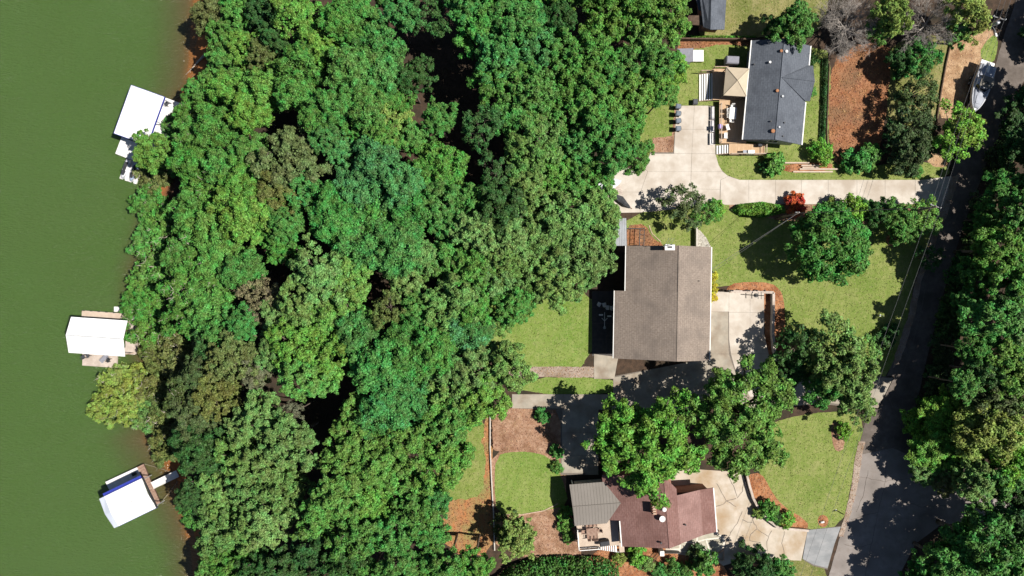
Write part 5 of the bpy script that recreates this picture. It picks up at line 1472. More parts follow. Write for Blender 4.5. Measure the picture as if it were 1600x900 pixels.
# ---- middle dock: white gable roof
F, L = px_frame((111, 495), (199, 501), RE)
mdc = F @ Vector((L / 2, -2.5, 0))
d2 = thing('covered_dock', 'boat dock with white low gable roof, middle of the three', 'dock', (mdc.x, mdc.y, LAKE_Z), 0)
W = 5.15
for nm, sg in (('roof_slope', 1), ('roof_slope', -1)):
    yy = -W / 2 + sg * W / 2
    o = MB(F).slab([(-0.1, -W / 2, RE + 0.75), (L, -W / 2, RE + 0.75), (L, yy, RE), (0.0, yy, RE)], 0.08).build(nm, M['roof_white'], d2)
    rb = MB(F)
    for k in range(1, 20):
        x = L * k / 20
        rb.tube([(x, -W / 2 + sg * 0.05, RE + 0.75), (x, yy, RE + 0.005)], 0.014, 4)
    rb.build('ribs', M['roof_white'], o, kind='stuff')
MB(F).tube([(-0.12, -W / 2, RE + 0.77), (L + 0.02, -W / 2, RE + 0.77)], 0.05, 6).build('ridge_cap', M['metal_grey'], d2)
MB(F).slab([(0.02, -0.05, RE - 0.05), (0.02, -W / 2, RE + 0.66), (0.02, -W + 0.05, RE - 0.05), (0.1, -W + 0.05, RE - 0.05), (0.1, -W / 2, RE + 0.66), (0.1, -0.05, RE - 0.05)], 0.15).build('gable_trim', M['dock_plank'], d2)
for x in (0.3, L / 2, L - 0.3):
    for y in (-0.25, -W + 0.25):
        MB(F).box((x, y, (DZ + RE) / 2 - 0.05), (0.12, 0.12, RE - DZ - 0.1)).build('post', M['timber'], d2)
for y in (-0.45, -W + 0.45):
    MB(F).box((L / 2, y, DZ - 0.2), (L - 0.3, 0.9, 0.36)).build('walkway', M['dock_plank'], d2)
MB(F).box((L - 0.7, -W / 2, DZ - 0.22), (1.1, W - 1.82, 0.36)).build('walkway', M['dock_plank'], d2)
deckpiece(d2, [(128, 485), (204, 490.5), (203.5, 499.5), (127.5, 494.5)], DZ + 0.05, 'dock_float', planks=42, pmat='deck_beige')
deckpiece(d2, [(129, 549), (183, 552), (182, 575), (128.5, 571)], DZ, 'dock_plank', planks=34, pmat='dock_plank')
deckpiece(d2, [(178, 479), (197, 480), (197, 487.5), (178, 487)], DZ - 0.03, 'dock_float', name='step')
deckpiece(d2, [(196, 528), (214, 529), (213, 553), (196, 552)], DZ - 0.02, 'dock_plank', planks=12, pmat='dock_plank')
deckpiece(d2, [(205, 492), (236, 496), (235, 502), (204, 499)], DZ + 0.02, 'dock_float', name='gangway')
cl = MB()
for k in range(6):
    p = P(131 + 12 * k, 485.2 + 0.85 * k, DZ); cl.box((p.x, p.y, DZ + 0.08), (0.35, 0.1, 0.1))
cl.build('cleats', M['metal_dark'], d2, kind='stuff')
for i, (x, y, a, m, lab) in enumerate(((133, 557.5, 0.4, 'plastic_dark', 'dark chair on the middle dock, at the open water corner'), (140, 555, 2.2, 'plastic_dark', 'dark chair on the middle dock, tucked under the roof edge'), (172, 562, 1.2, 'canvas_black', 'dark chair in leaf shade on the middle dock'))):
    p = P(x, y, DZ); chair((p.x, p.y, DZ + 0.02), a, lab, m, 'chairs on the middle dock')
p = P(164, 560, DZ)
t = thing('lounger', 'grey green lounger lying across the middle dock', 'lounger', (p.x, p.y, DZ + 0.02), -0.75)
MB(FRAME[t]).box((0, 0, 0.3), (0.62, 1.3, 0.06)).build('seat', M['canvas_grey'], t)
MB(FRAME[t]).box((0, 0.85, 0.45), (0.62, 0.6, 0.06), 0, Matrix.Rotation(0.5, 4, 'X')).build('backrest', M['canvas_grey'], t)
for sx in (-1, 1):
    for sy in (-0.55, 0.5):
        MB(FRAME[t]).box((sx * 0.27, sy, 0.14), (0.05, 0.05, 0.28)).build('leg', M['metal_grey'], t)

# ---- lower dock
F, L = px_frame((154, 780), (222, 747), RE)
W = (P(222, 747, RE) - P(243, 794, RE)).length
c = F @ Vector((L / 2, -W / 2, 0))
d3 = thing('covered_dock', 'boat dock with white roof and navy edge, lowest of the three', 'dock', (c.x, c.y, LAKE_Z), 0)
hip = 1.0
MB(F).slab([(hip, 0, RE + 0.12), (L, 0, RE + 0.12), (L, -W / 2, RE + 0.42), (hip, -W / 2, RE + 0.42)], 0.07).build('roof_slope', M['roof_white'], d3)
MB(F).slab([(hip, -W / 2, RE + 0.42), (L, -W / 2, RE + 0.42), (L, -W, RE + 0.12), (hip, -W, RE + 0.12)], 0.07).build('roof_slope', M['roof_white'], d3)
MB(F).slab([(-0.05, 0, RE - 0.22), (hip, 0, RE + 0.11), (hip, -W / 2, RE + 0.41), (-0.2, -W / 2, RE - 0.12)], 0.07).build('end_slope', M['roof_white_blue'], d3)
MB(F).slab([(-0.2, -W / 2, RE - 0.12), (hip, -W / 2, RE + 0.41), (hip, -W, RE + 0.11), (0.05, -W, RE - 0.22)], 0.07).build('end_slope', M['roof_white_blue'], d3)
MB(F).tube([(hip + 0.6, -W / 2, RE + 0.43), (L, -W / 2, RE + 0.43)], 0.03, 6).build('ridge_cap', M['metal_grey'], d3)
MB(F).box((L / 2 + 0.5, 0.02, RE - 0.2), (L - 1.0, 0.06, 0.6)).build('fascia', M['navy'], d3)
MB(F).box((L / 2 + 0.5, -W - 0.02, RE - 0.2), (L - 1.0, 0.06, 0.6)).build('fascia', M['navy'], d3)
MB(F).box((L + 0.03, -W / 2, RE - 0.1), (0.06, W, 0.4)).build('fascia', M['canvas_black'], d3)
for x in (0.5, L / 2, L - 0.3):
    for y in (-0.25, -W + 0.25):
        MB(F).box((x, y, (DZ + RE) / 2 - 0.1), (0.12, 0.12, RE - DZ)).build('post', M['metal_grey'], d3)
for y in (-0.4, -W + 0.4):
    MB(F).box((L / 2 - 0.7, y, DZ - 0.2), (L - 1.6, 0.8, 0.36)).build('walkway', M['dock_float'], d3)
MB(F).box((L / 2 + 0.35, 0.24, RE - 0.12), (L - 0.9, 0.42, 0.06)).build('awning_strip', M['navy'], d3)
deckpiece(d3, [(164.5, 753), (214, 730), (222, 743.5), (171.5, 767)], DZ, 'dock_float', planks=32, pmat='dock_float')
dw = deckpiece(d3, [(214, 730), (224, 725), (250.5, 786), (243, 790)], DZ + 0.02, 'timber_dark', name='pier')
top = [P(x, y, DZ + 0.05) for x, y in ((214, 730), (224, 725), (250.5, 786), (243, 790))]
for k in range(16):
    t0, t1 = k / 16, (k + 0.93) / 16
    q = [top[0].lerp(top[3], t0), top[0].lerp(top[3], t1), top[1].lerp(top[2], t1), top[1].lerp(top[2], t0)]
    MB().slab([v + Vector((0, 0, rnd.uniform(0.0, 0.012))) for v in q], 0.05).build('plank', M['dock_brown'], dw)
gw = MB()
a, b_ = P(238.5, 758.5, DZ), P(279, 739, -3.2)
gwf, gl = px_frame((238.5, 758.5), (279, 739), DZ)
g_ = MB(gwf).slab([(0, -0.45, DZ + 0.1), (gl, -0.45, -3.15), (gl, 0.45, -3.15), (0, 0.45, DZ + 0.1)], 0.1).build('gangway', M['dock_float'], d3)
MB(gwf).slab([(0, 0.45, DZ + 0.2), (gl, 0.45, -3.05), (gl, 0.52, -3.05), (0, 0.52, DZ + 0.2)], 0.2).build('kerb_rail', M['white_paint'], g_)
MB(gwf).slab([(0, -0.52, DZ + 0.2), (gl, -0.52, -3.05), (gl, -0.45, -3.05), (0, -0.45, DZ + 0.2)], 0.2).build('kerb_rail', M['white_paint'], g_)
p = P(211, 740, DZ)
t = thing('storage_box', 'small black storage box on the white deck of the lower dock', 'box', (p.x, p.y, DZ + 0.02), math.radians(25))
MB(FRAME[t]).box((0, 0, 0.17), (0.5, 0.46, 0.34)).build('body', M['plastic_dark'], t, bevel=0.02)
MB(FRAME[t]).box((0, 0, 0.37), (0.54, 0.5, 0.06)).build('lid', M['canvas_black'], t, bevel=0.015)
for i, (a, b_, lab) in enumerate((((226, 725), (270, 738), 'thin mooring line from the upper pier corner to the bank'), ((251, 786), (278, 752), 'thin mooring line from the lower pier corner to the bank'))):
    p, q = P(*a, DZ + 0.1), G(*b_) + Vector((0, 0, 0.1))
    m = p.lerp(q, 0.5) - Vector((0, 0, 0.1))
    t = thing('mooring_line', lab, 'rope', p, 0, 'mooring lines of the lower dock')
    MB().tube([p, m, q], 0.025, 5).build('strand', M['rope'], t)
    MB().lathe(q - Vector((0, 0, 0.3)), [(0.05, 0), (0.05, 0.5)], 6).build('stake', M['timber'], t)
# driftwood at the bank, stones and a landing by the lower bank
p, q = G(290, 117), G(318, 88)
dlog = thing('driftwood_log', 'pale fallen trunk reaching into the shallows at the top bank', 'log', (p.x, p.y, LAKE_Z))
MB().tube([P(290, 117, -3.98), P(300, 107, -3.9), P(309, 97, -3.75), P(319, 87, -3.2)], [0.03, 0.06, 0.13, 0.2], 7).build('stem', M['bark_pale'], dlog, smooth=True)
MB().tube([P(309, 97, -3.75), P(306, 94, -3.5)], [0.05, 0.02], 5).build('branch_stub', M['bark_pale'], dlog)
p = G(330, 812)
t = thing('shore_steps', 'pale stone steps on the clay bank below the lower dock', 'steps', p, 0.5)
for k in range(4):
    MB(FRAME[t]).box((-0.6 + 0.5 * k, 0.2 * k, 0.0 + 0.12 * k), (0.5, 1.5, 0.24)).build('step', M['stone_wall'], t, bevel=0.03)
# ------------------------------------------------------------------ boat on its trailer at the roadside
bp = P(1532, 137, 0.0)
STERN, BOW = P(1546, 95, 1.5), P(1519, 176, 1.5)
d = BOW - STERN
BRZ = math.atan2(d.y, d.x) - math.pi / 2
BL = d.length
bc = (STERN + BOW) / 2
boat = thing('motorboat', 'white motorboat with taupe cover parked at the roadside', 'boat', (bc.x, bc.y, 0), BRZ)
F = FRAME[boat]
hb = 1.22
prof = []
for s in np.linspace(0, 1, 13):
    wd = hb * (1.0 if s < 0.35 else (1 - ((s - 0.35) / 0.65) ** 2.3) ** 0.75) * (0.93 + 0.07 * min(1, s / 0.3))
    wd = max(wd, 0.05)
    y = -BL / 2 + 0.75 + s * (BL - 0.75)
    gun = 1.75 + 0.3 * s ** 2
    keel = 0.75 + 0.7 * max(0, (s - 0.55) / 0.45) ** 2
    prof.append((wd, y, gun, keel))
hull = [[(-w_, y, g), (-w_ * 0.93, y, (g + k) / 2), (-w_ * 0.45, y, k + 0.12), (0, y, k), (w_ * 0.45, y, k + 0.12), (w_ * 0.93, y, (g + k) / 2), (w_, y, g), (w_ * 0.86, y, g + 0.06), (w_ * 0.8, y, g - 0.08), (0, y, g - 0.06), (-w_ * 0.8, y, g - 0.08), (-w_ * 0.86, y, g + 0.06)] for w_, y, g, k in prof]
MB(F).loft(hull).build('hull', M['boat_white'], boat, smooth=True)
dk_ = [[(-w_ * 0.78, y, g - 0.02), (w_ * 0.78, y, g - 0.02), (w_ * 0.6, y, g + 0.1), (-w_ * 0.6, y, g + 0.1)] for w_, y, g, k in prof[6:12]]
MB(F).loft(dk_).build('foredeck', M['boat_grey'], boat, smooth=True)
MB(F).loft([[(-w_ * 0.5, y, g + 0.08), (w_ * 0.5, y, g + 0.08), (w_ * 0.42, y, g + 0.17), (-w_ * 0.42, y, g + 0.17)] for w_, y, g, k in prof[8:11]]).build('bow_cushion', M['boat_grey'], boat, bevel=0.02)
MB(F).loft([[(-w_ * 0.74, y, g - 0.03), (w_ * 0.74, y, g - 0.03), (w_ * 0.66, y, g + 0.13), (-w_ * 0.66, y, g + 0.13)] for w_, y, g, k in prof[0:4]]).build('sun_pad', M['boat_grey'], boat, bevel=0.04)
MB(F).box((0, -BL / 2 + 0.42, 1.25), (2.0, 0.85, 0.12)).build('swim_platform', M['plastic_white'], boat, bevel=0.05)
MB(F).loft([[(-0.3, -BL / 2 + 0.6, 1.3), (0.3, -BL / 2 + 0.6, 1.3), (0.25, -BL / 2 + 0.6, 1.9), (-0.25, -BL / 2 + 0.6, 1.9)], [(-0.2, -BL / 2 + 1.9, 1.75), (0.2, -BL / 2 + 1.9, 1.75), (0.15, -BL / 2 + 1.9, 2.0), (-0.15, -BL / 2 + 1.9, 2.0)]]).build('engine_hatch', M['plastic_white'], boat, bevel=0.06)
y0 = prof[4][1]
MB(F).box((0, y0 + 0.35, 1.5), (1.8, 1.9, 0.1)).build('cockpit_floor', M['boat_navy'], boat)
MB(F).loft([[(-0.85, y0 - 0.35, 2.55), (0.85, y0 - 0.35, 2.55), (0.85, y0 - 0.35, 2.62), (-0.85, y0 - 0.35, 2.62)], [(-0.92, y0 + 0.4, 2.68), (0.92, y0 + 0.4, 2.68), (0.92, y0 + 0.4, 2.76), (-0.92, y0 + 0.4, 2.76)], [(-0.8, y0 + 1.15, 2.5), (0.8, y0 + 1.15, 2.5), (0.8, y0 + 1.15, 2.57), (-0.8, y0 + 1.15, 2.57)]]).build('bimini_cover', M['boat_taupe'], boat, smooth=False)
tw = MB(F)
for sx in (-1, 1):
    tw.tube([(sx * 1.1, y0 - 0.2, 1.75), (sx * 1.02, y0 + 0.25, 2.5), (sx * 0.8, y0 + 0.4, 2.72)], 0.045, 6)
    tw.tube([(sx * 1.1, y0 + 0.9, 1.75), (sx * 1.02, y0 + 0.5, 2.5), (sx * 0.8, y0 + 0.4, 2.72)], 0.045, 6)
tw.build('tower', M['metal_grey'], boat)
MB(F).box((0.05, y0 + 0.55, 2.79), (0.5, 0.28, 0.1)).build('speaker_pod', M['canvas_black'], boat, bevel=0.03)
ws = prof[6]
MB(F).loft([[(-0.98, y0 + 1.0, 1.8), (-0.9, y0 + 1.0, 1.8), (-0.85, y0 + 0.85, 2.2), (-0.93, y0 + 0.85, 2.2)], [(-0.5, y0 + 1.6, 1.85), (-0.46, y0 + 1.54, 1.85), (-0.44, y0 + 1.3, 2.25), (-0.48, y0 + 1.36, 2.25)], [(0.5, y0 + 1.6, 1.85), (0.46, y0 + 1.54, 1.85), (0.44, y0 + 1.3, 2.25), (0.48, y0 + 1.36, 2.25)], [(0.98, y0 + 1.0, 1.8), (0.9, y0 + 1.0, 1.8), (0.85, y0 + 0.85, 2.2), (0.93, y0 + 0.85, 2.2)]]).build('windscreen', M['glass'], boat)
st = MB(F)
for sx in (-1, 1): st.tube([(sx * w_ * 0.9, y, g + 0.03) for w_, y, g, k in prof[0:6]], 0.03, 5)
st.build('side_stripe', M['boat_navy'], boat)
tr = thing('boat_trailer', 'low boat trailer with four wheels under the white motorboat', 'trailer', (bc.x, bc.y, 0), BRZ)
F = FRAME[tr]
fm = MB(F)
for sx in (-1, 1):
    fm.tube([(sx * 0.85, -BL / 2 + 1.0, 0.55), (sx * 0.85, 1.2, 0.55), (0, BL / 2 + 0.2, 0.5)], 0.06, 5)
fm.tube([(0, BL / 2, 0.5), (0, BL / 2 + 0.9, 0.45)], 0.05, 5)
for y in (-1.6, 0, 1.2): fm.box((0, y, 0.58), (1.7, 0.09, 0.09))
fm.build('frame', M['metal_dark'], tr)
for sx in (-1, 1):
    MB(F).box((sx * 0.5, -0.5, 0.72), (0.12, 3.6, 0.16)).build('bunk', M['timber'], tr)
    for y in (-1.3, -0.55):
        m_ = Matrix.Translation((sx * 1.02, y, 0.33)) @ Matrix.Rotation(math.pi / 2, 4, 'Y')
        wh = MB(F @ m_).lathe((0, 0, -0.11), [(0.2, 0), (0.31, 0.02), (0.33, 0.06), (0.33, 0.16), (0.31, 0.2), (0.2, 0.22)], 18).build('wheel', M['rubber'], tr, smooth=True)
        MB(F @ m_).lathe((0, 0, -0.12), [(0.18, 0), (0.18, 0.24)], 12).build('rim', M['metal_grey'], wh)
    MB(F).box((sx * 1.02, -0.92, 0.72), (0.3, 1.7, 0.05)).build('fender', M['metal_dark'], tr, bevel=0.02)

# ------------------------------------------------------------------ utility poles and wires
def pole(px, py, ztop, label, arm=1.6, armdir=0.35, drum=False):
    top = P(px, py, ztop)
    t = thing('utility_pole', label, 'pole', (top.x, top.y, 0), armdir, 'utility poles')
    F_ = FRAME[t]
    MB(F_).tube([(0, 0, -0.3), (0, 0, ztop)], [0.17, 0.11], 8).build('post', M['pole_wood'], t, smooth=True)
    if arm:
        a = MB(F_).box((0, 0.12, ztop - 0.35), (arm, 0.12, 0.14)).build('crossarm', M['wire_grey'], t)
        for x in (-arm * 0.45, 0, arm * 0.45):
            MB(F_).lathe((x, 0.12, ztop - 0.28), [(0.05, 0), (0.07, 0.08), (0.05, 0.12), (0.07, 0.17), (0.03, 0.24)], 8).build('insulator', M['plastic_white'], a)
    if drum:
        MB(F_).lathe((0.38, -0.1, ztop - 1.6), [(0.24, 0), (0.27, 0.05), (0.27, 0.75), (0.22, 0.82)], 12).build('transformer', M['metal_grey'], t, smooth=True)
        MB(F_).tube([(0, -0.1, ztop - 1.8), (0.5, -0.6, ztop - 1.6), (0.9, -1.1, ztop - 1.55)], 0.035, 5).build('lamp_arm', M['metal_grey'], t)
        MB(F_).loft([[(0.8, -1.15, ztop - 1.62), (1.0, -1.15, ztop - 1.62), (1.0, -1.15, ztop - 1.5), (0.8, -1.15, ztop - 1.5)], [(1.0, -1.6, ztop - 1.6), (1.25, -1.5, ztop - 1.6), (1.22, -1.5, ztop - 1.5), (1.02, -1.6, ztop - 1.5)]]).build('lamp_head', M['plastic_white'], t)
    return top
t1 = pole(1563, 28, 9.5, 'utility pole with transformer and lamp at the top of the road', 1.8, -0.3, True)
t2 = pole(1463, 323, 8.5, 'utility pole at the end of the concrete driveway', 1.5, -0.35)
t3 = pole(1247, 333, 7.5, 'slim utility pole beside the lone lawn tree and hedge', 0.5, 0.0)
t4 = pole(1296, 838, 9.0, 'utility pole at the corner of the forecourt lawn', 1.5, -0.3) if False else P(1292, 808, 9.0)
def wire(a, b_, sag, label, mat='wire_grey', r=0.016):
    n = 14
    pts = []
    for k in range(n + 1):
        u = k / n
        p = a.lerp(b_, u); p.z -= sag * 4 * u * (1 - u); pts.append(p)
    o = MB().tube(pts, r, 4).build('power_line', M[mat])
    return tag(o, label, 'wire', 'overhead wires')
top0 = P(1660, -240, 9.5)
t5 = P(1190, 1100, 9.0)
for k, (off, nm) in enumerate(((-0.7, 'outer lawn side'), (0.0, 'middle'), (0.75, 'road side'))):
    v = Vector((off, off * 0.3, 0))
    wire(top0 + v, t1 + v - Vector((0, 0, 0.1)), 0.5, f'{nm} power line above the top pole')
    wire(t1 + v - Vector((0, 0, 0.1)), t2 + v - Vector((0, 0, 0.1)), 0.35, f'{nm} power line passing over the boat')
    if k != 1:
        wire(t2 + v - Vector((0, 0, 0.1)), t5 + v, 0.3, f'{nm} power line running along the road to the junction')
wire(t2 - Vector((0, 0, 0.3)), t3, 0.4, 'service wire from the driveway pole to the slim pole', 'wire_black', 0.035)
h2c = P(1113, 420, 4.9)
wire(t3, h2c, 0.25, 'pale service drop from the slim pole to the tan roofed house', 'wire_grey', 0.022)
wire(t3 - Vector((0.1, 0.1, 0.2)), h2c - Vector((0, 0.5, 0.1)), 0.3, 'second thinner service drop to the tan roofed house', 'wire_grey', 0.014)

# ------------------------------------------------------------------ walls, edging, fences
def wall_run(name, px, h, wd, mat, label, cat='wall', cap=None, seg='block', z0=0.0):
    pts = [P(x, y, h / 2) for x, y in px]
    c = pts[0]
    t = thing(name, label, cat, (c.x, c.y, 0))
    for a, b_ in zip(pts, pts[1:]):
        L = (b_ - a).length
        n = max(1, round(L / 1.2))
        for k in range(n):
            p, q = a.lerp(b_, k / n), a.lerp(b_, (k + 1) / n)
            m = (p + q) / 2; dd = q - p
            rz = math.atan2(dd.y, dd.x)
            MB().box((m.x, m.y, h / 2 - 0.03 + rnd.uniform(-0.01, 0.01)), (dd.length - 0.012, wd, h), rz).build(seg, M[mat], t)
            if cap:
                MB().box((m.x, m.y, h + 0.0), (dd.length - 0.008, wd + 0.1, 0.06), rz).build('cap_stone', M[cap], t)
    return t
wall_run('retaining_wall', [(1140, 455), (1207, 457), (1207, 490), (1206, 520), (1209, 550), (1217, 575), (1224, 590)], 0.9, 0.25, 'stone_wall', 'pale curved retaining wall round the parking pad', cap='dock_plank')
wall_run('retaining_wall', [(1166, 741), (1170, 758), (1176, 778), (1186, 797), (1200, 812), (1216, 824), (1262, 828)], 0.7, 0.22, 'stone_wall', 'pale curved retaining wall beside the crazed forecourt', cap='dock_plank')
wall_run('retaining_wall', [(1056, 61.5), (1182, 62.5)], 1.0, 0.2, 'timber_dark', 'dark timber retaining wall above the slate roofed yard', seg='sleeper')
wall_run('retaining_wall', [(1088, 356), (1088, 398)], 0.9, 0.25, 'stone_wall', 'short wall beside the white gravel bed at the tan roofed house')
wall_run('garden_edging', [(766, 642), (766, 700), (768, 745), (771, 800), (773, 860)], 0.35, 0.16, 'stone_wall', 'long straight timber edging between the clay slope and the oval lawn', 'edging', seg='sleeper')
wall_run('garden_edging', [(1487, 60), (1478, 100), (1470, 145), (1464, 185), (1460, 220), (1452, 245)], 0.3, 0.14, 'timber_dark', 'dark low edging along the dirt strip', 'edging', seg='sleeper')
wall_run('garden_edging', [(780, 804), (815, 804), (850, 798), (872, 787)], 0.12, 0.12, 'timber', 'curved edging along the bottom of the oval lawn', 'edging')
wall_run('garden_edging', [(1062, 812), (1060, 812)], 0.1, 0.1, 'timber', 'x', 'edging') if False else None
wall_run('garden_edging', [(1120, 876), (1131, 876), (1131, 860), (1120, 866)], 0.3, 0.16, 'timber', 'timber frame of the small mulch bed at the paved terrace', 'edging', seg='sleeper')
wall_run('garden_edging', [(1294, 100), (1297, 78)], 0.2, 0.12, 'timber_dark', 'short dark edging at the top of the narrow hedge', 'edging', seg='sleeper')
wall_run('garden_edging', [(1296, 98), (1294, 150), (1292, 200), (1293, 240)], 0.22, 0.12, 'timber_dark', 'thin dark edging along the clay patch', 'edging', seg='sleeper')
wall_run('garden_edging', [(1014, 352), (1019, 365), (1033, 378)], 0.12, 0.1, 'timber', 'curved edging of the clay bed by the metal shed', 'edging')
ts = thing('timber_steps', 'weathered timber steps in the bank above the driveway', 'steps', P(1262, 262, 0))
for k, (x0, x1, y) in enumerate(((1226, 1264, 254.5), (1252, 1280, 258.5), (1254, 1280, 261.5), (1250, 1310, 264), (1240, 1302, 268))):
    a, b_ = P(x0, y, 0.3), P(x1, y, 0.3)
    MB().box(((a.x + b_.x) / 2, a.y, 0.32 - 0.06 * k), (b_.x - a.x, 0.2, 0.22)).build('sleeper', M['deck_beige'], ts)

# posts on the parking pad wall and the slender post on the pad
for i, (x, h) in enumerate(((1137, 0.8), (1140, 0.9), (1143, 0.8), (1166, 0.7), (1169, 0.7), (1181, 0.7), (1193, 0.7))):
    p = P(x, 454, 1.0)
    t = thing('lantern_post', f'small dark lantern post on the parking pad wall, {ORD[i]} from the house', 'post', (p.x, p.y, 0.9), 0, 'posts on the parking pad wall')
    MB().lathe((p.x, p.y, 0.88), [(0.05, 0), (0.05, h * 0.7)], 6).build('stem', M['metal_dark'], t)
    MB().lathe((p.x, p.y, 0.88 + h * 0.7), [(0.11, 0), (0.12, 0.16), (0.03, 0.26)], 8).build('lantern', M['metal_dark'], t)
p = P(1181, 461.5, 0)
t = thing('crossbar_post', 'slender dark post with two crossbars standing on the parking pad', 'post', (p.x, p.y, 0.05))
MB().tube([(p.x, p.y, 0.05), (p.x, p.y, 3.1)], 0.06, 7).build('post', M['metal_dark'], t)
for z in (0.9, 2.1):
    MB().box((p.x, p.y, z), (0.06, 1.0, 0.1)).build('crossbar', M['metal_dark'], t)
MB().lathe((p.x, p.y, 0.05), [(0.3, 0), (0.3, 0.1), (0.1, 0.16)], 10).build('base', M['metal_dark'], t)

# play frame and black frame
p = P(716, 636, 0)
t = thing('swing_frame', 'small brown wooden swing frame at the edge of the woods', 'play frame', (p.x, p.y, 0), 0.1)
F = FRAME[t]
for sx in (-1, 1):
    for sy in (-1, 1):
        MB(F).tube([(sx * 1.0, sy * 0.6, 0), (sx * 0.85, 0, 1.9)], 0.06, 6).build('leg', M['brick_red'], t)
MB(F).tube([(-1.05, 0, 1.9), (1.05, 0, 1.9)], 0.07, 6).build('beam', M['brick_red'], t)
MB(F).box((0, 0, 0.5), (1.0, 0.4, 0.06)).build('seat', M['brick_red'], t)
p = P(1003, 366, 0)
t = thing('climbing_bars', 'black pipe frame over the clay bed by the metal shed', 'frame', (p.x, p.y, 0), 0)
fr = [P(979, 357, 1.6), P(1007, 357, 1.6), P(1006, 383, 1.6), P(999, 383, 1.6), P(1000, 357, 1.6)]
MB().tube([fr[0], fr[1], fr[2]], 0.06, 6).build('rail', M['metal_dark'], t)
MB().tube([fr[3], fr[4]], 0.06, 6).build('rail', M['metal_dark'], t)
for k in range(4):
    a, b_ = fr[1].lerp(fr[2], (k + 0.5) / 4), fr[4].lerp(fr[3], (k + 0.5) / 4)
    MB().tube([a, b_], 0.035, 5).build('rung', M['metal_dark'], t)
for q in fr[:4]:
    MB().tube([(q.x, q.y, 0), q], 0.045, 6).build('leg', M['metal_dark'], t)

# ------------------------------------------------------------------ things on the decks and drives
for i, y in enumerate((167.5, 178.5, 190, 202)):
    p = P(1058.5, y, 0.5)
    t = thing('wheelie_bin', f'dark wheeled rubbish bin on the driveway edge, {ORD[i]} from the stairs', 'bin', (p.x, p.y, 0.05), rnd.uniform(-0.15, 0.15), 'wheeled bins in a row')
    F = FRAME[t]
    MB(F).loft([[(-0.22, -0.25, 0.05), (0.22, -0.25, 0.05), (0.22, 0.25, 0.05), (-0.22, 0.25, 0.05)], [(-0.32, -0.31, 1.0), (0.32, -0.31, 1.0), (0.32, 0.31, 1.0), (-0.32, 0.31, 1.0)]]).build('body', M['plastic_dark'], t)
    MB(F).loft([[(-0.36, -0.34, 1.0), (0.36, -0.34, 1.0), (0.36, 0.34, 1.0), (-0.36, 0.34, 1.0)], [(-0.2, -0.26, 1.1), (0.34, -0.26, 1.12), (0.34, 0.26, 1.12), (-0.2, 0.26, 1.1)]]).build('lid', M['bin_lid'], t)
    for sy in (-1, 1):
        MB(F @ Matrix.Translation((0.24, sy * 0.27, 0.12)) @ Matrix.Rotation(math.pi / 2, 4, 'X')).lathe((0, 0, -0.03), [(0.12, 0), (0.12, 0.06)], 10).build('wheel', M['rubber'], t)
    MB(F).tube([(0.38, -0.25, 1.0), (0.42, 0, 1.02), (0.38, 0.25, 1.0)], 0.025, 5).build('handle', M['rubber'], t)
def covered_box(name, label, cat, px, py, z0, size, rz, mat, base='metal_dark', parts=('cover', 'base')):
    p = P(px, py, z0 + size[2])
    t = thing(name, label, cat, (p.x, p.y, z0), rz)
    F = FRAME[t]
    sx, sy, sz = size
    MB(F).box((0, 0, sz * 0.22), (sx * 0.9, sy * 0.9, sz * 0.44)).build(parts[1], M[base], t)
    MB(F).loft([[(-sx / 2, -sy / 2, sz * 0.35), (sx / 2, -sy / 2, sz * 0.35), (sx / 2, sy / 2, sz * 0.35), (-sx / 2, sy / 2, sz * 0.35)], [(-sx / 2, -sy / 2, sz * 0.9), (sx / 2, -sy / 2, sz * 0.9), (sx / 2, sy / 2, sz * 0.9), (-sx / 2, sy / 2, sz * 0.9)], [(-sx * 0.42, -sy * 0.4, sz), (sx * 0.42, -sy * 0.4, sz), (sx * 0.42, sy * 0.4, sz), (-sx * 0.42, sy * 0.4, sz)]]).build(parts[0], M[mat], t, bevel=0.02)
    return t
covered_box('covered_trailer', 'grey covered box trailer on the lawn above the gazebo', 'trailer', 1145.5, 93, 0.0, (1.9, 1.1, 1.7), -0.05, 'canvas_grey')
covered_box('storage_box', 'black storage box at the foot of the deck stairs', 'box', 1087, 158.5, 0.05, (0.7, 0.75, 0.7), 0, 'plastic_dark')
covered_box('covered_grill', 'black covered grill on the beige deck', 'grill', 945, 850, 2.5, (1.35, 0.7, 1.05), 0.15, 'canvas_black')
covered_box('covered_heater', 'black covered unit at the deck corner under the slate roof', 'cover', 1188, 226, 0.9, (0.6, 0.5, 0.7), 0, 'canvas_black')
# gas grill on the lower deck
p = P(1174, 237, 1.9)
t = thing('gas_grill', 'white gas grill with side shelf on the lower deck', 'grill', (p.x, p.y, 0.9), 0.0)
F = FRAME[t]
MB(F).box((0, 0, 0.4), (1.0, 0.5, 0.75)).build('cabinet', M['plastic_white'], t, bevel=0.02)
MB(F).loft([[(-0.5, -0.28, 0.78), (0.5, -0.28, 0.78), (0.5, 0.28, 0.78), (-0.5, 0.28, 0.78)], [(-0.46, -0.22, 1.05), (0.46, -0.22, 1.05), (0.46, 0.22, 1.05), (-0.46, 0.22, 1.05)]]).build('hood', M['plastic_white'], t, bevel=0.04)
MB(F).box((-0.8, 0, 0.8), (0.55, 0.5, 0.05)).build('side_shelf', M['boat_grey'], t)
for k in range(3): MB(F).box((-0.25 + 0.25 * k, -0.3, 0.68), (0.08, 0.06, 0.08)).build('knob', M['metal_dark'], t)
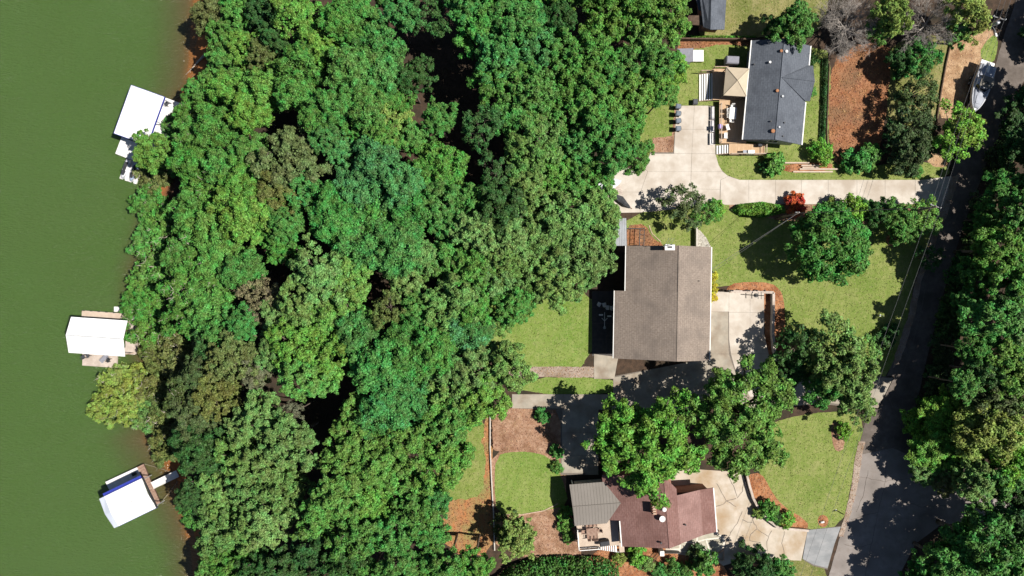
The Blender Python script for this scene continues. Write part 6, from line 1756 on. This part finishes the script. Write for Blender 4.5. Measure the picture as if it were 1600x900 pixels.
# white patio table with chairs
p = P(1145, 177, 1.6)
t = thing('patio_table', 'white covered patio table on the honey deck', 'table', (p.x, p.y, 0.9), math.radians(-4))
F = FRAME[t]
MB(F).box((0, 0, 0.74), (0.95, 1.65, 0.05)).build('tabletop', M['plastic_white'], t, bevel=0.01)
for sx in (-1, 1):
    for sy in (-1, 1): MB(F).box((sx * 0.4, sy * 0.72, 0.36), (0.07, 0.07, 0.72)).build('leg', M['plastic_white'], t)
for i, (x, y, a, lab) in enumerate(((1144.5, 167, math.pi, 'white patio chair at the upper end of the patio table'), (1142.5, 188.5, 0.0, 'white patio chair at the lower end of the patio table'), (1138, 173, -1.57, 'white patio chair on the lake side of the patio table, upper'), (1138, 181, -1.57, 'white patio chair on the lake side of the patio table, lower'))):
    p = P(x, y, 1.3); chair((p.x, p.y, 0.9), a, lab, 'plastic_white', 'chairs at the patio table', 0.46)
for i, (x, y, a, lab) in enumerate(((1137, 199, -1.3, 'white garden armchair next to the purple towel'), (1134, 212, -1.6, 'white garden armchair alone on the honey deck'))):
    p = P(x, y, 1.4); chair((p.x, p.y, 0.9), a, lab, 'plastic_white', 'armchairs on the honey deck', 0.66)
p = P(1127, 197, 1.9)
t = thing('towel', 'purple towel hung over the deck railing', 'towel', (p.x, p.y, 0.9))
MB().loft([[(p.x - 0.3, p.y - 0.3, 1.4), (p.x - 0.3, p.y + 0.3, 1.42), (p.x - 0.28, p.y + 0.3, 1.42), (p.x - 0.28, p.y - 0.3, 1.4)], [(p.x - 0.22, p.y - 0.3, 1.93), (p.x - 0.22, p.y + 0.3, 1.93), (p.x - 0.2, p.y + 0.3, 1.9), (p.x - 0.2, p.y - 0.3, 1.9)], [(p.x + 0.2, p.y - 0.32, 1.7), (p.x + 0.25, p.y + 0.25, 1.72), (p.x + 0.25, p.y + 0.25, 1.69), (p.x + 0.2, p.y - 0.32, 1.67)]]).build('cloth', M['purple'], t)
# dark dining table with chairs on the beige deck
p = P(925, 831, 3.2)
t = thing('dining_table', 'dark brown dining table on the beige deck', 'table', (p.x, p.y, 2.5), math.radians(4.5))
F = FRAME[t]
tt = MB(F)
MB(F).box((0, 0, 0.73), (1.55, 1.05, 0.05)).build('tabletop', M['dock_brown'], t, bevel=0.01)
for k in range(9): MB(F).box((-0.68 + 0.17 * k, 0, 0.765), (0.14, 1.0, 0.02)).build('slat', M['dock_brown'], t)
for sx in (-1, 1):
    for sy in (-1, 1): MB(F).box((sx * 0.68, sy * 0.44, 0.35), (0.07, 0.07, 0.7)).build('leg', M['timber_dark'], t)
for i, (dx, dy, a, nm) in enumerate(((-0.5, 0.85, math.pi, 'house side, first'), (0.05, 0.85, math.pi, 'house side, second'), (0.55, 0.85, math.pi, 'house side, third'), (-0.45, -0.85, 0, 'stair side, first'), (0.1, -0.85, 0, 'stair side, second'), (0.55, -0.85, 0, 'stair side, third'), (-1.15, 0, -1.57, 'lake end'), (1.1, 0, 1.57, 'roof end'))):
    q = F @ Vector((dx, dy, 0))
    chair((q.x, q.y, 2.5), a + math.radians(4.5), f'brown dining chair on the beige deck, {nm}', 'dock_brown', 'dining chairs on the beige deck', 0.42)
# chairs and folded parasol in the shade of the tan roof
for i, (x, y) in enumerate(((936, 475), (944, 476), (949, 480), (956, 481))):
    p = P(x, y, 0.5); chair((p.x, p.y, 0.05), rnd.uniform(-0.5, 0.5), f'white patio chair in the shade of the tan roof, {ORD[i]} from the lawn', 'plastic_white', 'patio chairs in the shade', 0.4)
p = P(945, 500, 0.4)
t = thing('folded_parasol', 'white folded parasol lying on the shaded patio', 'parasol', (p.x, p.y, 0.05), 0)
F = FRAME[t]
MB(F).tube([(0, -1.15, 0.12), (0, 1.1, 0.12)], 0.05, 7).build('pole', M['plastic_white'], t)
MB(F).tube([(0, -0.15, 0.14), (-0.42, 0.28, 0.14)], 0.04, 6).build('strut', M['plastic_white'], t)
MB(F).tube([(0, -0.15, 0.14), (0.42, 0.28, 0.14)], 0.04, 6).build('strut', M['plastic_white'], t)
MB(F).lathe((0, -1.1, 0.02), [(0.22, 0), (0.22, 0.08), (0.06, 0.14)], 10).build('base', M['metal_grey'], t)
for i, (x, y) in enumerate(((939, 492), (952, 494))):
    p = P(x, y, 0.4)
    t = thing('side_table', f'small white side table beside the folded parasol, {"lawn" if i == 0 else "house"} side', 'table', (p.x, p.y, 0.05), 0, 'side tables in the shade')
    MB(FRAME[t]).box((0, 0, 0.42), (0.55, 0.22, 0.04)).build('tabletop', M['plastic_white'], t)
    for sx in (-1, 1): MB(FRAME[t]).box((sx * 0.22, 0, 0.2), (0.05, 0.18, 0.4)).build('leg', M['plastic_white'], t)
# boat and covered trailer under the trees at the driveway's lake end
p = P(953, 288, 0.8)
t = thing('small_boat', 'small white boat under the trees at the driveway end', 'boat', (p.x, p.y, 0.05), 0.3)
F = FRAME[t]
MB(F).loft([[(x0, -w_, 0.75), (x0, -w_ * 0.6, 0.2), (x0, w_ * 0.6, 0.2), (x0, w_, 0.75), (x0, w_ * 0.8, 0.8), (x0, -w_ * 0.8, 0.8)] for x0, w_ in ((-1.6, 0.7), (-0.5, 0.8), (0.6, 0.65), (1.3, 0.35), (1.7, 0.05))]).build('hull', M['boat_white'], t, smooth=False)
MB(F).box((-0.3, 0, 0.84), (0.3, 1.2, 0.06)).build('thwart', M['boat_grey'], t)
MB(F).box((-1.75, 0, 0.7), (0.25, 0.3, 0.7)).build('outboard', M['plastic_dark'], t, bevel=0.03)
MB(F).box((-0.3, 0, 0.1), (2.4, 0.9, 0.16)).build('cradle', M['timber_dark'], t)
p = P(970, 312, 0.8)
t = thing('tarp_heap', 'long black tarpaulin heap at the driveway end', 'tarpaulin', (p.x, p.y, 0.05), math.radians(-38))
F = FRAME[t]
MB(F).loft([[(x0, -w_ + 0.12 * math.sin(x0 * 5), 0.0), (x0, -w_ * 0.6, hh * 0.85), (x0, 0.1 * math.cos(x0 * 4), hh), (x0, w_ * 0.6, hh * 0.8), (x0, w_ + 0.1 * math.cos(x0 * 3), 0.0)] for x0, w_, hh in ((-1.9, 0.3, 0.3), (-1.4, 0.6, 0.7), (-0.7, 0.5, 0.85), (0.0, 0.6, 0.7), (0.7, 0.55, 0.8), (1.4, 0.35, 0.6), (1.8, 0.1, 0.2))]).build('tarpaulin', M['canvas_black'], t, bevel=0.0)
MB(F).tube([(-2.0, 0.3, 0.1), (2.1, 0.1, 0.12)], 0.05, 6).build('pole', M['timber'], t)
p = P(960, 299, 0.3)
t = thing('timber_stack', 'pale stack of boards beside the tarpaulin', 'boards', (p.x, p.y, 0.05), 0.2)
for k in range(5): MB(FRAME[t]).box((rnd.uniform(-.1, .1), -0.5 + 0.25 * k, 0.1 + 0.02 * (k % 2)), (2.2, 0.22, 0.1)).build('board', M['dock_plank'], t)
# porch shed by the forecourt, white post with gate
p = P(1034, 864, 1.0)
t = thing('garden_gate', 'white gate post with dark gate at the corner of the brown roofed house', 'gate', (p.x, p.y, 0))
MB().box((p.x, p.y, 0.65), (0.6, 0.7, 1.3)).build('pillar', M['white_paint'], t, bevel=0.03)
MB().box((p.x + 1.5, p.y - 0.05, 0.6), (2.2, 0.06, 0.9)).build('gate_leaf', M['metal_dark'], t)
rail(t, [(p.x - 0.3, p.y - 0.3, 0), (p.x - 1.9, p.y - 2.0, 0)], 0.9, 'timber_dark')
# marker post, stump
for (x, y, h, lab) in ((1375, 493, 0.9, 'small white marker post on the wide front lawn'), (1306, 797, 1.3, 'dark leaning marker post at the junction lawn')):
    p = P(x, y, 0)
    t = thing('marker_post', lab, 'post', (p.x, p.y, 0))
    MB().tube([(p.x, p.y, 0), (p.x + (0 if h < 1 else 0.5), p.y - (0 if h < 1 else 0.2), h)], 0.07, 7).build('stem', M['plastic_white' if h < 1 else 'timber_dark'], t)
    MB().lathe((p.x, p.y, 0), [(0.14, 0), (0.12, 0.08)], 8).build('foot', M['metal_grey'], t)
p = P(1393, 375, 0)
t = thing('tree_stump', 'cut tree stump in a ring of red mulch on the front lawn', 'stump', (p.x, p.y, 0.02))
MB().lathe((p.x, p.y, -0.05), [(0.4, 0), (0.3, 0.15), (0.26, 0.3)], 9).build('trunk', M['bark'], t)
for k in range(4):
    a = k * 1.7; MB().tube([(p.x, p.y, 0.15), (p.x + math.cos(a) * 0.7, p.y + math.sin(a) * 0.7, 0.03)], [0.1, 0.03], 5).build('root', M['bark'], t)
p = P(1284, 815, 0)
t = thing('stone_marker', 'pale stone block in the mulch ring beside the road apron', 'stone', (p.x, p.y, 0.02), 0.2)
MB(FRAME[t]).box((0, 0, 0.12), (0.6, 0.3, 0.3)).build('block', M['stone_wall'], t, bevel=0.05)
MB(FRAME[t]).box((0, 0.02, 0.29), (0.34, 0.18, 0.06)).build('plaque', M['plastic_white'], t)

# ------------------------------------------------------------------ loose ground cover nobody could count
def in_poly(x, y, q):
    k = np.zeros(len(x), bool)
    for i in range(len(q)):
        (ax, ay), (bx2, by2) = q[i], q[i - 1]
        c = (ay > y) != (by2 > y)
        with np.errstate(divide='ignore', invalid='ignore'):
            k ^= c & (x < (bx2 - ax) * (y - ay) / (by2 - ay) + ax)
    return k
def cover(name, mats, per_m2, size, col, label, cat, lift=0.02, upn=0.5, aspect=0.5):
    rg = np.random.default_rng(len(name))
    P_, Z_ = [], []
    for (nm, lay, mt, q, z) in SHEETS:
        if mt not in mats: continue
        x0, y0 = q.min(0); x1, y1 = q.max(0)
        n = int((x1 - x0) * (y1 - y0) * per_m2)
        x, y = rg.uniform(x0, x1, n), rg.uniform(y0, y1, n)
        keep = in_poly(x, y, q)
        for (n2, l2, m2, q2, z2) in SHEETS:
            if l2 > lay and len(q2) > 2:
                keep &= ~in_poly(x, y, q2)
        P_.append(np.stack([x[keep], y[keep], np.full(keep.sum(), z)], 1))
    pos = np.concatenate(P_)
    pos[:, 2] += lift * rg.uniform(0.6, 1.8, len(pos))
    nr = unit(np.array([0, 0, 1.0]) + rg.normal(size=(len(pos), 3)) * upn)
    o = bpy.data.objects.new(name, leaf_mesh(name, pos, nr, size, aspect, seed=5))
    o.color = (*col, 1)
    C.objects.link(o)
    tag(o, label, cat, kind='stuff')
cover('grass_tufts', ('grass', 'grass_dry'), 16, 0.2, (0.2, 0.25, 0.058), 'short mown grass standing on the sunny yards', 'grass', 0.02, 0.5, 0.3)
cover('lush_grass_tufts', ('grass_lush',), 16, 0.2, (0.185, 0.27, 0.055), 'short lush grass on the lakeside and oval lawns', 'grass', 0.02, 0.5, 0.3)
cover('dry_straw', ('dirt',), 20, 0.24, (0.44, 0.3, 0.18), 'dry straw and twigs strewn on the dirt strip', 'straw', 0.015, 0.3, 0.16)
cover('wood_chips', ('mulch', 'mulch_red', 'gravel'), 22, 0.22, (0.33, 0.19, 0.115), 'loose wood chips and straw lying on the beds', 'mulch', 0.02, 0.45, 0.25)
cover('clay_clods', ('clay', 'clay_slope'), 18, 0.19, (0.32, 0.15, 0.075), 'crumbled clods of red clay on the bare patches', 'soil', 0.03, 0.7, 0.6)
